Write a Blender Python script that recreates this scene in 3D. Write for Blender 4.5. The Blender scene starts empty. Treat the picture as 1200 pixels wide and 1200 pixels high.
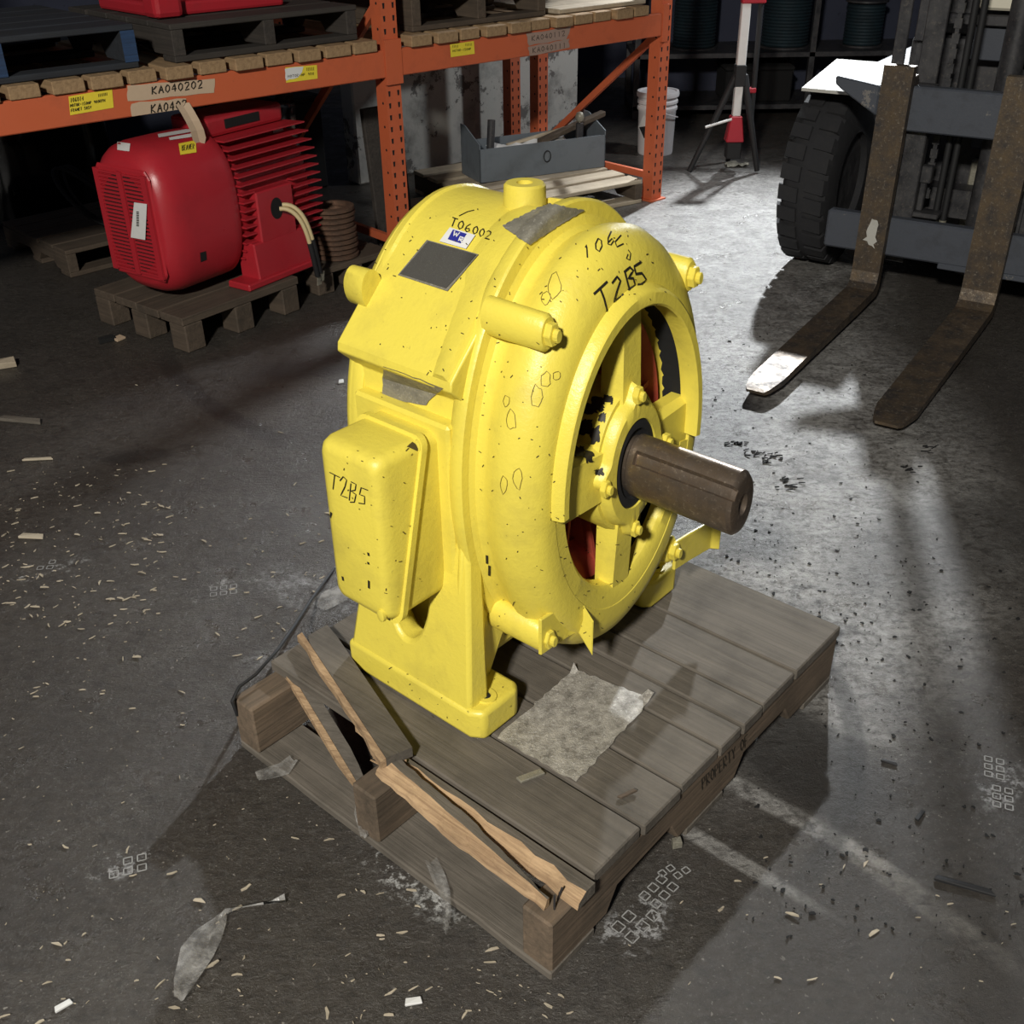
import bpy, bmesh, math, random
from math import sin, cos, pi, radians, sqrt, atan2, exp
from mathutils import Vector, Matrix
from mathutils.bvhtree import BVHTree
random.seed(7)
SC = bpy.context.scene
COL = SC.collection

# ------------------------------------------------------------------ camera, world, lamps, exposure
CAM_H, FPX, PITCH, ROLL = 1.65, 1243.3, .5476, -.0157
fw = Vector((0, cos(PITCH), -sin(PITCH)))
up0 = Vector((0, sin(PITCH), cos(PITCH))); rt0 = Vector((1, 0, 0))
rt = rt0*cos(ROLL) + up0*sin(ROLL); up = -rt0*sin(ROLL) + up0*cos(ROLL)
cam = bpy.data.cameras.new('camera'); cam.sensor_width = 36; cam.lens = FPX/1200*36
cam.clip_start = .02; cam.clip_end = 100
co = bpy.data.objects.new('camera', cam); COL.objects.link(co)
co.matrix_world = Matrix(((rt.x, up.x, -fw.x, 0), (rt.y, up.y, -fw.y, 0), (rt.z, up.z, -fw.z, CAM_H), (0, 0, 0, 1)))
SC.camera = co

w = bpy.data.worlds.new('world'); SC.world = w; w.use_nodes = True
w.node_tree.nodes['Background'].inputs[0].default_value = (.62, .76, 1, 1)
w.node_tree.nodes['Background'].inputs[1].default_value = .034

def lamp(name, kind, loc, target, energy, size, color=(1, 1, 1), **kw):
    l = bpy.data.lights.new(name, kind); l.energy = energy; l.color = color
    if kind == 'AREA': l.size = size
    else: l.shadow_soft_size = size
    for k, v in kw.items(): setattr(l, k, v)
    o = bpy.data.objects.new(name, l); COL.objects.link(o); o.location = loc
    o.rotation_euler = (Vector(target) - Vector(loc)).to_track_quat('-Z', 'Y').to_euler()
    return o
lamp('ceiling_lamp_front', 'AREA', (-1.3, -2.6, 3.9), (-.2, 2.4, .4), 318, .4, (1, .96, .88))
lamp('ceiling_lamp_back', 'SPOT', (2.5, 8.6, 3.5), (1.3, 4.4, 0), 2100, .10, (.93, .97, 1), spot_size=radians(48), spot_blend=.9)
lamp('added_fill_spot', 'SPOT', (2.35, 6.55, 2.1), (.45, 7.0, .3), 90, .08, (.93, .97, 1), spot_size=radians(58), spot_blend=.6)  # spot without a known source, added to brighten partition, tray and bucket

vs = SC.view_settings
vs.view_transform = 'Standard'; vs.look = 'None'; vs.gamma = 1; vs.use_curve_mapping = False
vs.exposure = .35

# ------------------------------------------------------------------ mesh helpers
class M:
    def __init__(s): s.v = []; s.f = []
    def add(s, vs_, fs):
        n = len(s.v); s.v += [tuple(p) for p in vs_]; s.f += [tuple(i+n for i in f) for f in fs]; return s
    def hexa(s, p):          # p: 4 bottom (ccw), 4 top
        return s.add(p, [(3, 2, 1, 0), (4, 5, 6, 7), (0, 1, 5, 4), (1, 2, 6, 5), (2, 3, 7, 6), (3, 0, 4, 7)])
    def box(s, x0, x1, y0, y1, z0, z1):
        return s.hexa([(x0, y0, z0), (x1, y0, z0), (x1, y1, z0), (x0, y1, z0), (x0, y0, z1), (x1, y0, z1), (x1, y1, z1), (x0, y1, z1)])
    def obox(s, c, ax, ay, az):  # centre and three half-axes
        c = Vector(c); ax = Vector(ax); ay = Vector(ay); az = Vector(az)
        return s.hexa([c-ax-ay-az, c+ax-ay-az, c+ax+ay-az, c-ax+ay-az, c-ax-ay+az, c+ax-ay+az, c+ax+ay+az, c-ax+ay+az])
    def prism(s, poly, f0, f1):  # same polygon mapped to both ends
        n = len(poly); a = [f0(*p) for p in poly]; b = [f1(*p) for p in poly]
        return s.add(a+b, [tuple(range(n-1, -1, -1)), tuple(range(n, 2*n))] + [(i, (i+1) % n, n+(i+1) % n, n+i) for i in range(n)])
    def ring(s, outer, inner, f0, f1):   # plate with a hole, loops of equal length
        n = len(outer); L = [f0(*p) for p in outer]+[f0(*p) for p in inner]+[f1(*p) for p in outer]+[f1(*p) for p in inner]
        fs = []
        for i in range(n):
            j = (i+1) % n
            fs += [(i, j, n+j, n+i), (2*n+i, 3*n+i, 3*n+j, 2*n+j), (i, 2*n+i, 2*n+j, j), (n+i, n+j, 3*n+j, 3*n+i)]
        return s.add(L, fs)
    def tube(s, pts, r, n=8, caps=True):
        pts = [Vector(p) for p in pts]; m = len(pts); rs = r if isinstance(r, (list, tuple)) else [r]*m
        vs_ = []; side = None
        for i, p in enumerate(pts):
            t = (pts[min(i+1, m-1)] - pts[max(i-1, 0)]).normalized()
            if side is None:
                side = t.orthogonal().normalized()
            side = (side - t*side.dot(t)).normalized(); b = t.cross(side)
            vs_ += [p + (side*cos(2*pi*k/n) + b*sin(2*pi*k/n))*rs[i] for k in range(n)]
        fs = [(i*n+k, i*n+(k+1) % n, (i+1)*n+(k+1) % n, (i+1)*n+k) for i in range(m-1) for k in range(n)]
        if caps: fs += [tuple(range(n-1, -1, -1)), tuple(range((m-1)*n, m*n))]
        return s.add(vs_, fs)
    def lathe(s, prof, fn, n=64, t0=0, t1=2*pi, rf=None, close=False, caps=True):  # prof: (x, r); fn(x, a, h)
        full = abs(t1-t0-2*pi) < 1e-6; k = n if full else n+1; m = len(prof)
        vs_ = []
        for (x, r) in prof:
            for i in range(k):
                t = t0+(t1-t0)*i/n; rr = rf(x, r, t) if rf else r
                vs_.append(fn(x, rr*cos(t), rr*sin(t)))
        fs = []
        mm_ = m if close else m-1
        for j in range(mm_):
            q = (j+1) % m
            for i in range(n):
                fs.append((j*k+i, j*k+(i+1) % k, q*k+(i+1) % k, q*k+i))
        if full and not close and caps: fs += [tuple(range(k)), tuple(range((m-1)*k, m*k))]
        if not full and close: fs += [tuple(j*k for j in range(m)), tuple(j*k+n for j in range(m))]
        return s.add(vs_, fs)
    def grid(s, P):   # rows of points
        a, b = len(P), len(P[0])
        return s.add([p for row in P for p in row], [(i*b+j, i*b+j+1, (i+1)*b+j+1, (i+1)*b+j) for i in range(a-1) for j in range(b-1)])

def obj(name, m, mat, parent=None, smooth=None, bevel=0, recalc=True, seg=1):
    me = bpy.data.meshes.new(name); me.from_pydata(m.v, [], m.f)
    bm = bmesh.new(); bm.from_mesh(me)
    if recalc: bmesh.ops.recalc_face_normals(bm, faces=bm.faces)
    bm.to_mesh(me); bm.free()
    if smooth is not None:
        for p in me.polygons: p.use_smooth = True
        me.set_sharp_from_angle(angle=radians(smooth))
    me.materials.append(mat)
    o = bpy.data.objects.new(name, me); COL.objects.link(o)
    if parent: o.parent = parent
    if bevel:
        b = o.modifiers.new('bevel', 'BEVEL'); b.width = bevel; b.segments = seg; b.limit_method = 'ANGLE'; b.angle_limit = radians(40)
    return o
def tag(o, label, cat, group=None):
    o['label'] = label; o['category'] = cat
    if group: o['group'] = group
    return o
def thing(name, label, cat, loc=(0, 0, 0), rotz=0, group=None):
    o = bpy.data.objects.new(name, None); COL.objects.link(o); o.empty_display_size = .1
    o.location = loc; o.rotation_euler = (0, 0, rotz)
    return tag(o, label, cat, group)
def struct(o): o['kind'] = 'structure'; return o
def stuff(o): o['kind'] = 'stuff'; return o
def mat4(o):
    m = Matrix.Translation(o.location) @ o.rotation_euler.to_matrix().to_4x4()
    return (mat4(o.parent) @ m) if o.parent else m

# photo pixel (1200 x 1200) -> direction; the distance comes from the surface it is cast on
def ray(x, y): return fw + rt*((x-600)/FPX) + up*((600-y)/FPX)
def gz(x, y, z=0.):
    r = ray(x, y); return Vector((0, 0, CAM_H)) + r*((z-CAM_H)/r.z)
def surf(objs):
    vs_, fs = [], []
    for o in objs:
        mw = mat4(o); n = len(vs_)
        vs_ += [mw @ v.co for v in o.data.vertices]; fs += [tuple(i+n for i in p.vertices) for p in o.data.polygons]
    return BVHTree.FromPolygons(vs_, fs)
def cast(bv, x, y):
    r = ray(x, y).normalized(); h = bv.ray_cast(Vector((0, 0, CAM_H)), r)
    if h[0] is None: return None
    n = h[1] if h[1].dot(r) < 0 else -h[1]
    return h[0], n
def patch(name, bv, px, mat, parent, nu=6, nv=6, off=.0015, wob=0):
    """thin sheet lying on a surface; px: four corners in photo pixels"""
    q = [Vector(p) for p in px]; inv = mat4(parent).inverted(); P = []
    last = next((h for h in (cast(bv, *(sum((Vector(t) for t in px), Vector((0, 0)))/4)),) + tuple(cast(bv, *t) for t in px) if h), None)
    if last is None: return None
    for i in range(nv+1):
        row = []
        for j in range(nu+1):
            a = q[0].lerp(q[1], j/nu); b = q[3].lerp(q[2], j/nu); c = a.lerp(b, i/nv)
            if wob and (i in (0, nv) or j in (0, nu)): c = c + Vector((random.uniform(-wob, wob), random.uniform(-wob, wob)))
            h = cast(bv, c.x, c.y)
            if h is None: h = last
            last = h; row.append(inv @ (h[0]+h[1]*off))
        P.append(row)
    return obj(name, M().grid(P), mat, parent, smooth=40, recalc=False)
def ribbon(name, bv, lines, width, mat, parent, off=.002, step=5):
    """drawn or printed strokes lying on a surface; lines in photo pixels"""
    inv = mat4(parent).inverted(); m = M()
    for ln in lines:
        pts = []
        for a, b in zip(ln[:-1], ln[1:]):
            a = Vector(a[:2]); b = Vector(b[:2]); k = max(1, int((b-a).length/step))
            pts += [a.lerp(b, i/k) for i in range(k)]
        pts.append(Vector(ln[-1][:2]))
        hs = [h for h in (cast(bv, p.x, p.y) for p in pts) if h]
        if len(hs) < 2: continue
        rows = []
        for i, (p, n) in enumerate(hs):
            t = hs[min(i+1, len(hs)-1)][0]-hs[max(i-1, 0)][0]
            sd = n.cross(t)
            if sd.length < 1e-9: continue
            sd = sd.normalized()*width/2
            rows.append([inv @ (p+n*off-sd), inv @ (p+n*off+sd)])
        if len(rows) > 1: m.grid(rows)
    if m.v: return stuff(obj(name, m, mat, parent, recalc=False))
GL = {'T': [[(0, 1), (1, 1)], [(.5, 1), (.5, 0)]], '2': [[(0, .8), (.3, 1), (.8, .95), (.85, .65), (.1, 0), (1, .05)]],
 'B': [[(0, 0), (0, 1), (.7, .95), (.8, .7), (.1, .52), (.9, .4), (.85, .08), (0, 0)]], '5': [[(.9, 1), (.1, 1), (.05, .55), (.6, .6), (.95, .35), (.7, .02), (0, .05)]],
 '0': [[(.5, 1), (.1, .7), (.1, .3), (.5, 0), (.9, .3), (.9, .7), (.5, 1)]], '6': [[(.7, 1), (.2, .6), (.1, .2), (.5, 0), (.9, .2), (.7, .45), (.15, .3)]],
 '1': [[(.3, .85), (.5, 1), (.5, 0)]], '4': [[(.7, 0), (.7, 1), (0, .35), (1, .35)]], 'K': [[(0, 0), (0, 1)], [(.9, 1), (0, .45), (.9, 0)]],
 'A': [[(0, 0), (.5, 1), (1, 0)], [(.2, .4), (.8, .4)]], 'P': [[(0, 0), (0, 1), (.8, .95), (.85, .6), (0, .5)]], 'R': [[(0, 0), (0, 1), (.8, .95), (.85, .6), (0, .5), (.9, 0)]],
 'O': [[(.5, 1), (.05, .7), (.05, .3), (.5, 0), (.95, .3), (.95, .7), (.5, 1)]], 'E': [[(.9, 1), (0, 1), (0, 0), (.9, 0)], [(0, .52), (.7, .52)]], 'Y': [[(0, 1), (.5, .5), (1, 1)], [(.5, .5), (.5, 0)]],
 'F': [[(.9, 1), (0, 1), (0, 0)], [(0, .52), (.7, .52)]], 'M': [[(0, 0), (0, 1), (.5, .4), (1, 1), (1, 0)]], 'H': [[(0, 0), (0, 1)], [(1, 0), (1, 1)], [(0, .5), (1, .5)]],
 '9': [[(.9, .7), (.5, .45), (.1, .7), (.5, 1), (.9, .7), (.8, 0)]], '-': [[(.1, .5), (.9, .5)]], 'V': [[(0, 1), (.5, 0), (1, 1)]], 'W': [[(0, 1), (.25, 0), (.5, .7), (.75, 0), (1, 1)]],
 'C': [[(.9, .85), (.5, 1), (.1, .7), (.1, .3), (.5, 0), (.9, .15)]], 'N': [[(0, 0), (0, 1), (1, 0), (1, 1)]]}
def write(s, org, adv, upv, wid=.72):
    """strokes of a line of writing: org bottom-left, adv advance per letter, upv letter height (pixels)"""
    o = Vector(org); a = Vector(adv); u = Vector(upv); out = []
    for i, ch in enumerate(s):
        for st in GL.get(ch, []):
            out.append([tuple(o + a*(i + wid*x) + u*y) for x, y in st])
    return out

# ------------------------------------------------------------------ materials
def new_mat(name):
    m = bpy.data.materials.new(name); m.use_nodes = True
    nt = m.node_tree; b = nt.nodes['Principled BSDF']; return m, nt, b
def N(nt, t, **kw):
    n = nt.nodes.new('ShaderNode'+t)
    for k, v in kw.items():
        if k in n.inputs.keys() if isinstance(k, str) else False: n.inputs[k].default_value = v
        else: setattr(n, k, v)
    return n
def lk(nt, a, b): nt.links.new(a, b)
def noise(nt, co_, scale, detail=4, rough=.6, dist=0):
    n = nt.nodes.new('ShaderNodeTexNoise'); n.inputs['Scale'].default_value = scale; n.inputs['Detail'].default_value = detail
    n.inputs['Roughness'].default_value = rough; n.inputs['Distortion'].default_value = dist; lk(nt, co_, n.inputs['Vector']); return n.outputs['Fac']
def ramp(nt, fac, stops):
    r = nt.nodes.new('ShaderNodeValToRGB'); e = r.color_ramp.elements
    while len(e) < len(stops): e.new(.5)
    for i, (p, c) in enumerate(stops):
        e[i].position = p; e[i].color = c if len(c) == 4 else (*c, 1)
    lk(nt, fac, r.inputs[0]); return r.outputs[0]
def mixc(nt, fac, a, b, mode='MIX'):
    n = nt.nodes.new('ShaderNodeMix'); n.data_type = 'RGBA'; n.blend_type = mode
    if isinstance(fac, (int, float)): n.inputs[0].default_value = fac
    else: lk(nt, fac, n.inputs[0])
    for i, c in ((6, a), (7, b)):
        if isinstance(c, (tuple, list)): n.inputs[i].default_value = (*c[:3], 1)
        else: lk(nt, c, n.inputs[i])
    return n.outputs[2]
def mth(nt, op, a, b=None, clamp=False):
    n = nt.nodes.new('ShaderNodeMath'); n.operation = op; n.use_clamp = clamp
    for i, c in ((0, a), (1, b)):
        if c is None: continue
        if isinstance(c, (int, float)): n.inputs[i].default_value = c
        else: lk(nt, c, n.inputs[i])
    return n.outputs[0]
def coords(nt, scale=(1, 1, 1), loc=(0, 0, 0)):
    t = nt.nodes.new('ShaderNodeTexCoord'); m = nt.nodes.new('ShaderNodeMapping'); m.inputs['Scale'].default_value = scale; m.inputs['Location'].default_value = loc
    lk(nt, t.outputs['Object'], m.inputs[0]); return m.outputs[0]
def bump(nt, b, h, strength=.3, dist=.01):
    n = nt.nodes.new('ShaderNodeBump'); n.inputs['Strength'].default_value = strength; n.inputs['Distance'].default_value = dist
    lk(nt, h, n.inputs['Height']); lk(nt, n.outputs[0], b.inputs['Normal'])
def BW(a): return (a, a, a)

def paint(name, c, rough=.35, dirt=.35, dirtc=(.05, .045, .03), scale=14, bmp=.15, chip=.0, spec=.5):
    m, nt, b = new_mat(name); v = coords(nt)
    big = noise(nt, v, scale, 6, .65); fine = noise(nt, v, scale*9, 4, .7)
    col = mixc(nt, mth(nt, 'MULTIPLY', ramp(nt, big, [(.5, BW(0)), (.8, BW(1))]), dirt), c, dirtc)
    col = mixc(nt, mth(nt, 'MULTIPLY', ramp(nt, fine, [(.66, BW(0)), (.72, BW(1))]), .55*dirt+.1), col, dirtc)
    if chip: col = mixc(nt, ramp(nt, noise(nt, v, scale*.6, 8, .75), [(.62-chip*.1, BW(0)), (.64-chip*.1, BW(1))]), col, (.16, .15, .14))
    lk(nt, col, b.inputs['Base Color']); b.inputs['Specular IOR Level'].default_value = spec
    lk(nt, ramp(nt, big, [(.3, BW(rough)), (.8, BW(min(1, rough+.3)))]), b.inputs['Roughness'])
    bump(nt, b, fine, bmp, .004); return m
def wood(name, c1, c2, axis=0, rough=.8, grain=60, bmp=.5, dirt=(.03, .027, .022), dirtf=.5):
    m, nt, b = new_mat(name)
    s = [grain]*3; s[axis] = grain*.04
    v = coords(nt, tuple(s)); g = noise(nt, v, 1, 6, .7, .6); v2 = coords(nt)
    col = mixc(nt, ramp(nt, g, [(.3, BW(0)), (.72, BW(1))]), c1, c2)
    d = noise(nt, v2, 6, 6, .65); col = mixc(nt, mth(nt, 'MULTIPLY', ramp(nt, d, [(.45, BW(0)), (.75, BW(1))]), dirtf), col, dirt)
    lk(nt, col, b.inputs['Base Color']); b.inputs['Roughness'].default_value = rough; b.inputs['Specular IOR Level'].default_value = .25
    bump(nt, b, g, bmp, .006); return m
def metal(name, c1, c2, rough=.5, metallic=.7, scale=18, c3=None, bmp=.2):
    m, nt, b = new_mat(name); v = coords(nt); n1 = noise(nt, v, scale, 7, .7); n2 = noise(nt, v, scale*6, 4, .7)
    col = mixc(nt, ramp(nt, n1, [(.35, BW(0)), (.65, BW(1))]), c1, c2)
    if c3: col = mixc(nt, ramp(nt, n2, [(.56, BW(0)), (.72, BW(1))]), col, c3)
    lk(nt, col, b.inputs['Base Color']); b.inputs['Metallic'].default_value = metallic
    lk(nt, ramp(nt, n1, [(.3, BW(rough-.12)), (.7, BW(min(1, rough+.2)))]), b.inputs['Roughness']); bump(nt, b, n2, bmp, .003); return m
def flat(name, c, rough=.6, metallic=0, spec=.5):
    m, nt, b = new_mat(name); v = coords(nt); n = noise(nt, v, 40, 3)
    col = mixc(nt, mth(nt, 'MULTIPLY', n, .3), c, tuple(x*.6 for x in c))
    lk(nt, col, b.inputs['Base Color']); b.inputs['Roughness'].default_value = rough; b.inputs['Metallic'].default_value = metallic; b.inputs['Specular IOR Level'].default_value = spec; return m

YEL = paint('yellow_enamel', (.76, .63, .085), .28, .34, (.24, .19, .045), 9, .28)
RED = paint('red_enamel', (.41, .02, .03), .27, .25, (.12, .008, .01), 9, .1)
REDFAN = paint('rust_red_primer', (.42, .07, .04), .5, .4, (.05, .015, .01), 12, .1)
ORG = paint('orange_rack_paint', (.55, .118, .045), .45, .4, (.2, .05, .025), 7, .1)
GREYB = paint('grey_box_paint', (.13, .15, .17), .45, .45, (.05, .055, .06), 9, .1)
CARR = paint('blue_grey_steel', (.055, .062, .078), .5, .6, (.02, .019, .018), 9, .2, chip=.15)
DARKM = metal('dark_mast_steel', (.03, .03, .034), (.07, .068, .07), .5, .4, 12, (.11, .1, .09))
FORK = metal('worn_fork_steel', (.14, .10, .062), (.045, .04, .038), .45, .5, 13, (.26, .22, .17), .3)
STEEL = metal('worn_shaft_steel', (.24, .18, .13), (.13, .105, .085), .33, .75, 20, (.34, .28, .22), .12)
BLACK = flat('black_rubber', (.012, .012, .013), .7)
TYRE = paint('tyre_rubber', (.022, .022, .024), .75, .3, (.06, .058, .055), 20, .3, spec=.3)
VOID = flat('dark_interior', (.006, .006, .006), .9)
INK = flat('black_marker_ink', (.02, .017, .012), .5)
GAL = metal('bare_worn_metal', (.30, .28, .22), (.16, .15, .12), .55, .3, 30, (.42, .40, .34), .4)
PLATE = metal('dull_nameplate', (.13, .125, .11), (.09, .085, .075), .5, .5, 60, (.17, .165, .15), .1)
WHITE = flat('white_label', (.75, .75, .73), .5)
YLAB = flat('yellow_label', (.85, .68, .05), .5)
BLUEL = flat('blue_print', (.025, .03, .28), .5)
KRAFT = flat('paper_tape', (.56, .42, .29), .8)
DKTAPE = flat('old_paper_tape', (.36, .25, .20), .8)
WGX = wood('grey_weathered_wood_x', (.17, .148, .122), (.10, .088, .072), 0, dirtf=.5)
WGY = wood('grey_weathered_wood_y', (.20, .145, .10), (.10, .078, .056), 1, dirtf=.6)
WBX = wood('brown_pallet_wood_x', (.12, .09, .065), (.065, .05, .038), 0)
WBY = wood('brown_pallet_wood_y', (.12, .09, .065), (.065, .05, .038), 1)
WDX = wood('dark_pallet_wood_x', (.06, .052, .045), (.03, .027, .025), 0)
WDY = wood('dark_pallet_wood_y', (.065, .055, .047), (.03, .027, .025), 1)
WPX = wood('pale_board_x', (.52, .44, .33), (.34, .28, .2), 0, dirtf=.35)
WPY = wood('plank_end_wood', (.42, .28, .15), (.25, .16, .085), 1, dirtf=.5, dirt=(.08, .05, .03))
WFX = wood('fresh_split_wood', (.55, .38, .22), (.24, .15, .085), 0, grain=110, dirtf=.35)
BLUEW = wood('blue_painted_wood', (.036, .041, .050), (.02, .022, .026), 0, dirtf=.5)
BLUEM = wood('blue_marked_wood', (.03, .07, .16), (.02, .035, .07), 0, dirtf=.3)
RUST = metal('rusty_ring', (.17, .09, .055), (.08, .05, .035), .75, .3, 30, (.26, .15, .09))
BUCK = paint('white_bucket_plastic', (.68, .66, .66), .45, .3, (.3, .28, .27), 8, .03)
CONC = paint('flaking_whitewash', (.50, .49, .45), .85, .9, (.09, .09, .085), 5, .4, chip=.6, spec=.2)
WALLD = paint('dark_wall', (.045, .050, .075), .85, .5, (.012, .012, .016), 2, .1, spec=.15)
FILM = flat('black_shrink_film', (.006, .006, .007), .12)
SHEETG = metal('crinkled_foil_sheet', (.55, .52, .47), (.20, .185, .16), .42, .2, 34, (.75, .73, .69), 1.0)
REEL = metal('dark_teal_cable', (.02, .04, .05), (.012, .022, .028), .55, .3, 10)
COPW = flat('cream_lead_wire', (.62, .5, .27), .55)
CREAM = paint('cream_body_paint', (.72, .68, .55), .5, .6, (.1, .06, .03), 8, .1)
LTPL = paint('dusty_plate', (.45, .44, .40), .6, .5, (.25, .23, .2), 20, .2)
m, nt, b = new_mat('clear_film'); b.inputs['Base Color'].default_value = (.42, .41, .39, 1); b.inputs['Roughness'].default_value = .22; b.inputs['Alpha'].default_value = .55
lk(nt, ramp(nt, noise(nt, coords(nt), 25, 5), [(.4, BW(.18)), (.65, BW(.75))]), b.inputs['Alpha']); bump(nt, b, noise(nt, coords(nt), 40, 4), .7, .01); CLEAR = m
CHIPM = wood('pale_chip_wood', (.55, .48, .37), (.33, .28, .2), 0, dirtf=.3)
REDP = flat('red_plastic', (.42, .02, .035), .45)

# ------------------------------------------------------------------ pallet frame on the ground
YAW = .844
U = Vector((sin(YAW), -cos(YAW), 0)); V = Vector((cos(YAW), sin(YAW), 0)); C0 = Vector((.056, 1.143, 0))
ROTP = YAW - pi/2
def W(u, v, z=0): return C0 + U*u + V*v + Vector((0, 0, z))
R_ = Vector((.7534, .6576, 0)); N_ = Vector((-.6576, .7534, 0)); A_ = Vector((-.49, 4.94, 0)); ROTR = atan2(.6576, .7534)
def RN(r, n, z=0): return A_ + R_*r + N_*n + Vector((0, 0, z))
DECK = .175

# ------------------------------------------------------------------ floor
m, nt, b = new_mat('oily_concrete'); v = coords(nt)
n1 = noise(nt, v, 1.1, 8, .62, .4); n2 = noise(nt, v, 6, 8, .7); n3 = noise(nt, v, 60, 6, .75); n4 = noise(nt, v, 170, 3, .7)
col = ramp(nt, n1, [(.3, (.036, .031, .026)), (.5, (.060, .053, .045)), (.72, (.095, .086, .074))])
col = mixc(nt, ramp(nt, n2, [(.4, BW(0)), (.7, BW(.55))]), col, (.045, .036, .030))
col = mixc(nt, ramp(nt, n3, [(.5, BW(0)), (.75, BW(.5))]), col, (.15, .145, .135))
col = mixc(nt, ramp(nt, noise(nt, v, 14, 9, .78, .8), [(.52, BW(0)), (.66, BW(.6))]), col, (.030, .024, .020))
col = mixc(nt, ramp(nt, n4, [(.61, BW(0)), (.68, BW(.8))]), col, (.21, .20, .18))
col = mixc(nt, ramp(nt, noise(nt, v, 85, 2, .5), [(.70, BW(0)), (.73, BW(.8))]), col, (.27, .25, .22))
col = mixc(nt, ramp(nt, noise(nt, v, 34, 6, .8), [(.60, BW(0)), (.68, BW(.8))]), col, (.016, .014, .012))
def blob(px, rx, ry, rot, lo, hi):
    p = gz(*px); mp = nt.nodes.new('ShaderNodeMapping'); mp.vector_type = 'TEXTURE'
    mp.inputs['Location'].default_value = (p.x, p.y, 0); mp.inputs['Rotation'].default_value = (0, 0, rot); mp.inputs['Scale'].default_value = (rx, ry, 1)
    t = nt.nodes.new('ShaderNodeTexCoord'); lk(nt, t.outputs['Object'], mp.inputs[0])
    ln = nt.nodes.new('ShaderNodeVectorMath'); ln.operation = 'LENGTH'; lk(nt, mp.outputs[0], ln.inputs[0])
    d = mth(nt, 'SUBTRACT', 1., ln.outputs['Value'], True); nn = mth(nt, 'ADD', mth(nt, 'MULTIPLY', noise(nt, v, 45, 6, .75), .6), mth(nt, 'MULTIPLY', noise(nt, v, 9, 6, .7), .4))
    f = mth(nt, 'MULTIPLY', mth(nt, 'MULTIPLY', d, 2.5, True), ramp(nt, nn, [(lo, BW(0)), (hi, BW(1))]))
    return f
# dry dust with a shape of its own: worn lane towards the doors, spilled powder; plus light stripes painted beside the pallet
for px, rx, ry, rot, lo, hi, c, k in [
    ((900, 560), 1.5, .75, 1.2, .38, .6, (.46, .45, .43), .85), ((850, 300), 2.6, .9, 1.3, .36, .62, (.44, .43, .41), .85), ((960, 640), .9, .6, 1.0, .4, .62, (.36, .35, .33), .7),
    ((490, 1030), .17, .07, -.72, .5, .56, (.55, .55, .53), .85), ((745, 1085), .10, .06, .8, .52, .57, (.45, .45, .45), .8), ((360, 690), .2, .10, -.6, .47, .6, (.36, .36, .36), .7),
    ((145, 1012), .08, .04, .4, .53, .58, (.4, .4, .4), .8), ((265, 690), .12, .06, .5, .53, .6, (.4, .4, .38), .8), ((60, 665), .12, .06, .5, .53, .6, (.5, .5, .48), .8),
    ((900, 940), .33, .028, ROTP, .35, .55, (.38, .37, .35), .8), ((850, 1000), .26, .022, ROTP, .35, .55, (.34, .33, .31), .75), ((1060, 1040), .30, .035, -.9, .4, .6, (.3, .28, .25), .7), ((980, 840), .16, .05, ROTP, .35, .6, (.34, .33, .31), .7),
    ((1170, 920), .1, .05, .7, .5, .57, (.4, .4, .4), .7), ((330, 770), .12, .05, .3, .46, .6, (.3, .3, .3), .6)]:
    f = mth(nt, 'MULTIPLY', blob(px, rx, ry, rot, lo, hi), k); col = mixc(nt, f, col, c)
# oil stains, a tyre mark, and the motor's shadow painted as dark oval
for px, rx, ry, rot, c, k in [((930, 880), .16, .30, .55, (.022, .021, .02), .75), ((1100, 640), .5, .25, .6, (.03, .028, .026), .5), ((160, 535), .14, .06, .2, (.02, .018, .016), .7), ((1100, 1120), .5, .25, .2, (.04, .035, .03), .5), ((370, 430), .3, .13, .3, (.03, .027, .025), .7)]:
    f = mth(nt, 'MULTIPLY', blob(px, rx, ry, rot, .25, .5), k); col = mixc(nt, f, col, c)
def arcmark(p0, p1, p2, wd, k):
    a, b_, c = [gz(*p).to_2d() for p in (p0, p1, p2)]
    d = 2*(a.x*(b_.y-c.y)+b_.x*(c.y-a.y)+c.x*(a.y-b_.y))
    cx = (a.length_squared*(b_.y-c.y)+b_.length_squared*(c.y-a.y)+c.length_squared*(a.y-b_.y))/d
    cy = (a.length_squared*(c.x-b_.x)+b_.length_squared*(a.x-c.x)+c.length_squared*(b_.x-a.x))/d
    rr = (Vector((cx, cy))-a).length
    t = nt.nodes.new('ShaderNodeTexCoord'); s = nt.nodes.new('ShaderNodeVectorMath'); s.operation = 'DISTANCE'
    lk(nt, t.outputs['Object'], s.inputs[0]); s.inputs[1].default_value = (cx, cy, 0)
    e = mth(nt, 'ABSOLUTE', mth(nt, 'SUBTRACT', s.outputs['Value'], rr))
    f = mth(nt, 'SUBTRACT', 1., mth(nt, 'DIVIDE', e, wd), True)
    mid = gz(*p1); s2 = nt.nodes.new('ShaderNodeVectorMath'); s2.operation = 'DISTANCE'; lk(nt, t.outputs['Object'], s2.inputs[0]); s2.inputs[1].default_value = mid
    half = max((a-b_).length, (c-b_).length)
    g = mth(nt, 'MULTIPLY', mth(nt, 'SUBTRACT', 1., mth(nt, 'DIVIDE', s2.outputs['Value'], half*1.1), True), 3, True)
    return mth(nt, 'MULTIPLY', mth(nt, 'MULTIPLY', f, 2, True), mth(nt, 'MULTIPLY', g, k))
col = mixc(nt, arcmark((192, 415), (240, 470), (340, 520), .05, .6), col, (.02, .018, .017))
col = mixc(nt, arcmark((985, 805), (1003, 890), (935, 1040), .03, .55), col, (.015, .014, .013))  # curved edge of the motor's cast shadow, painted dark
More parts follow.
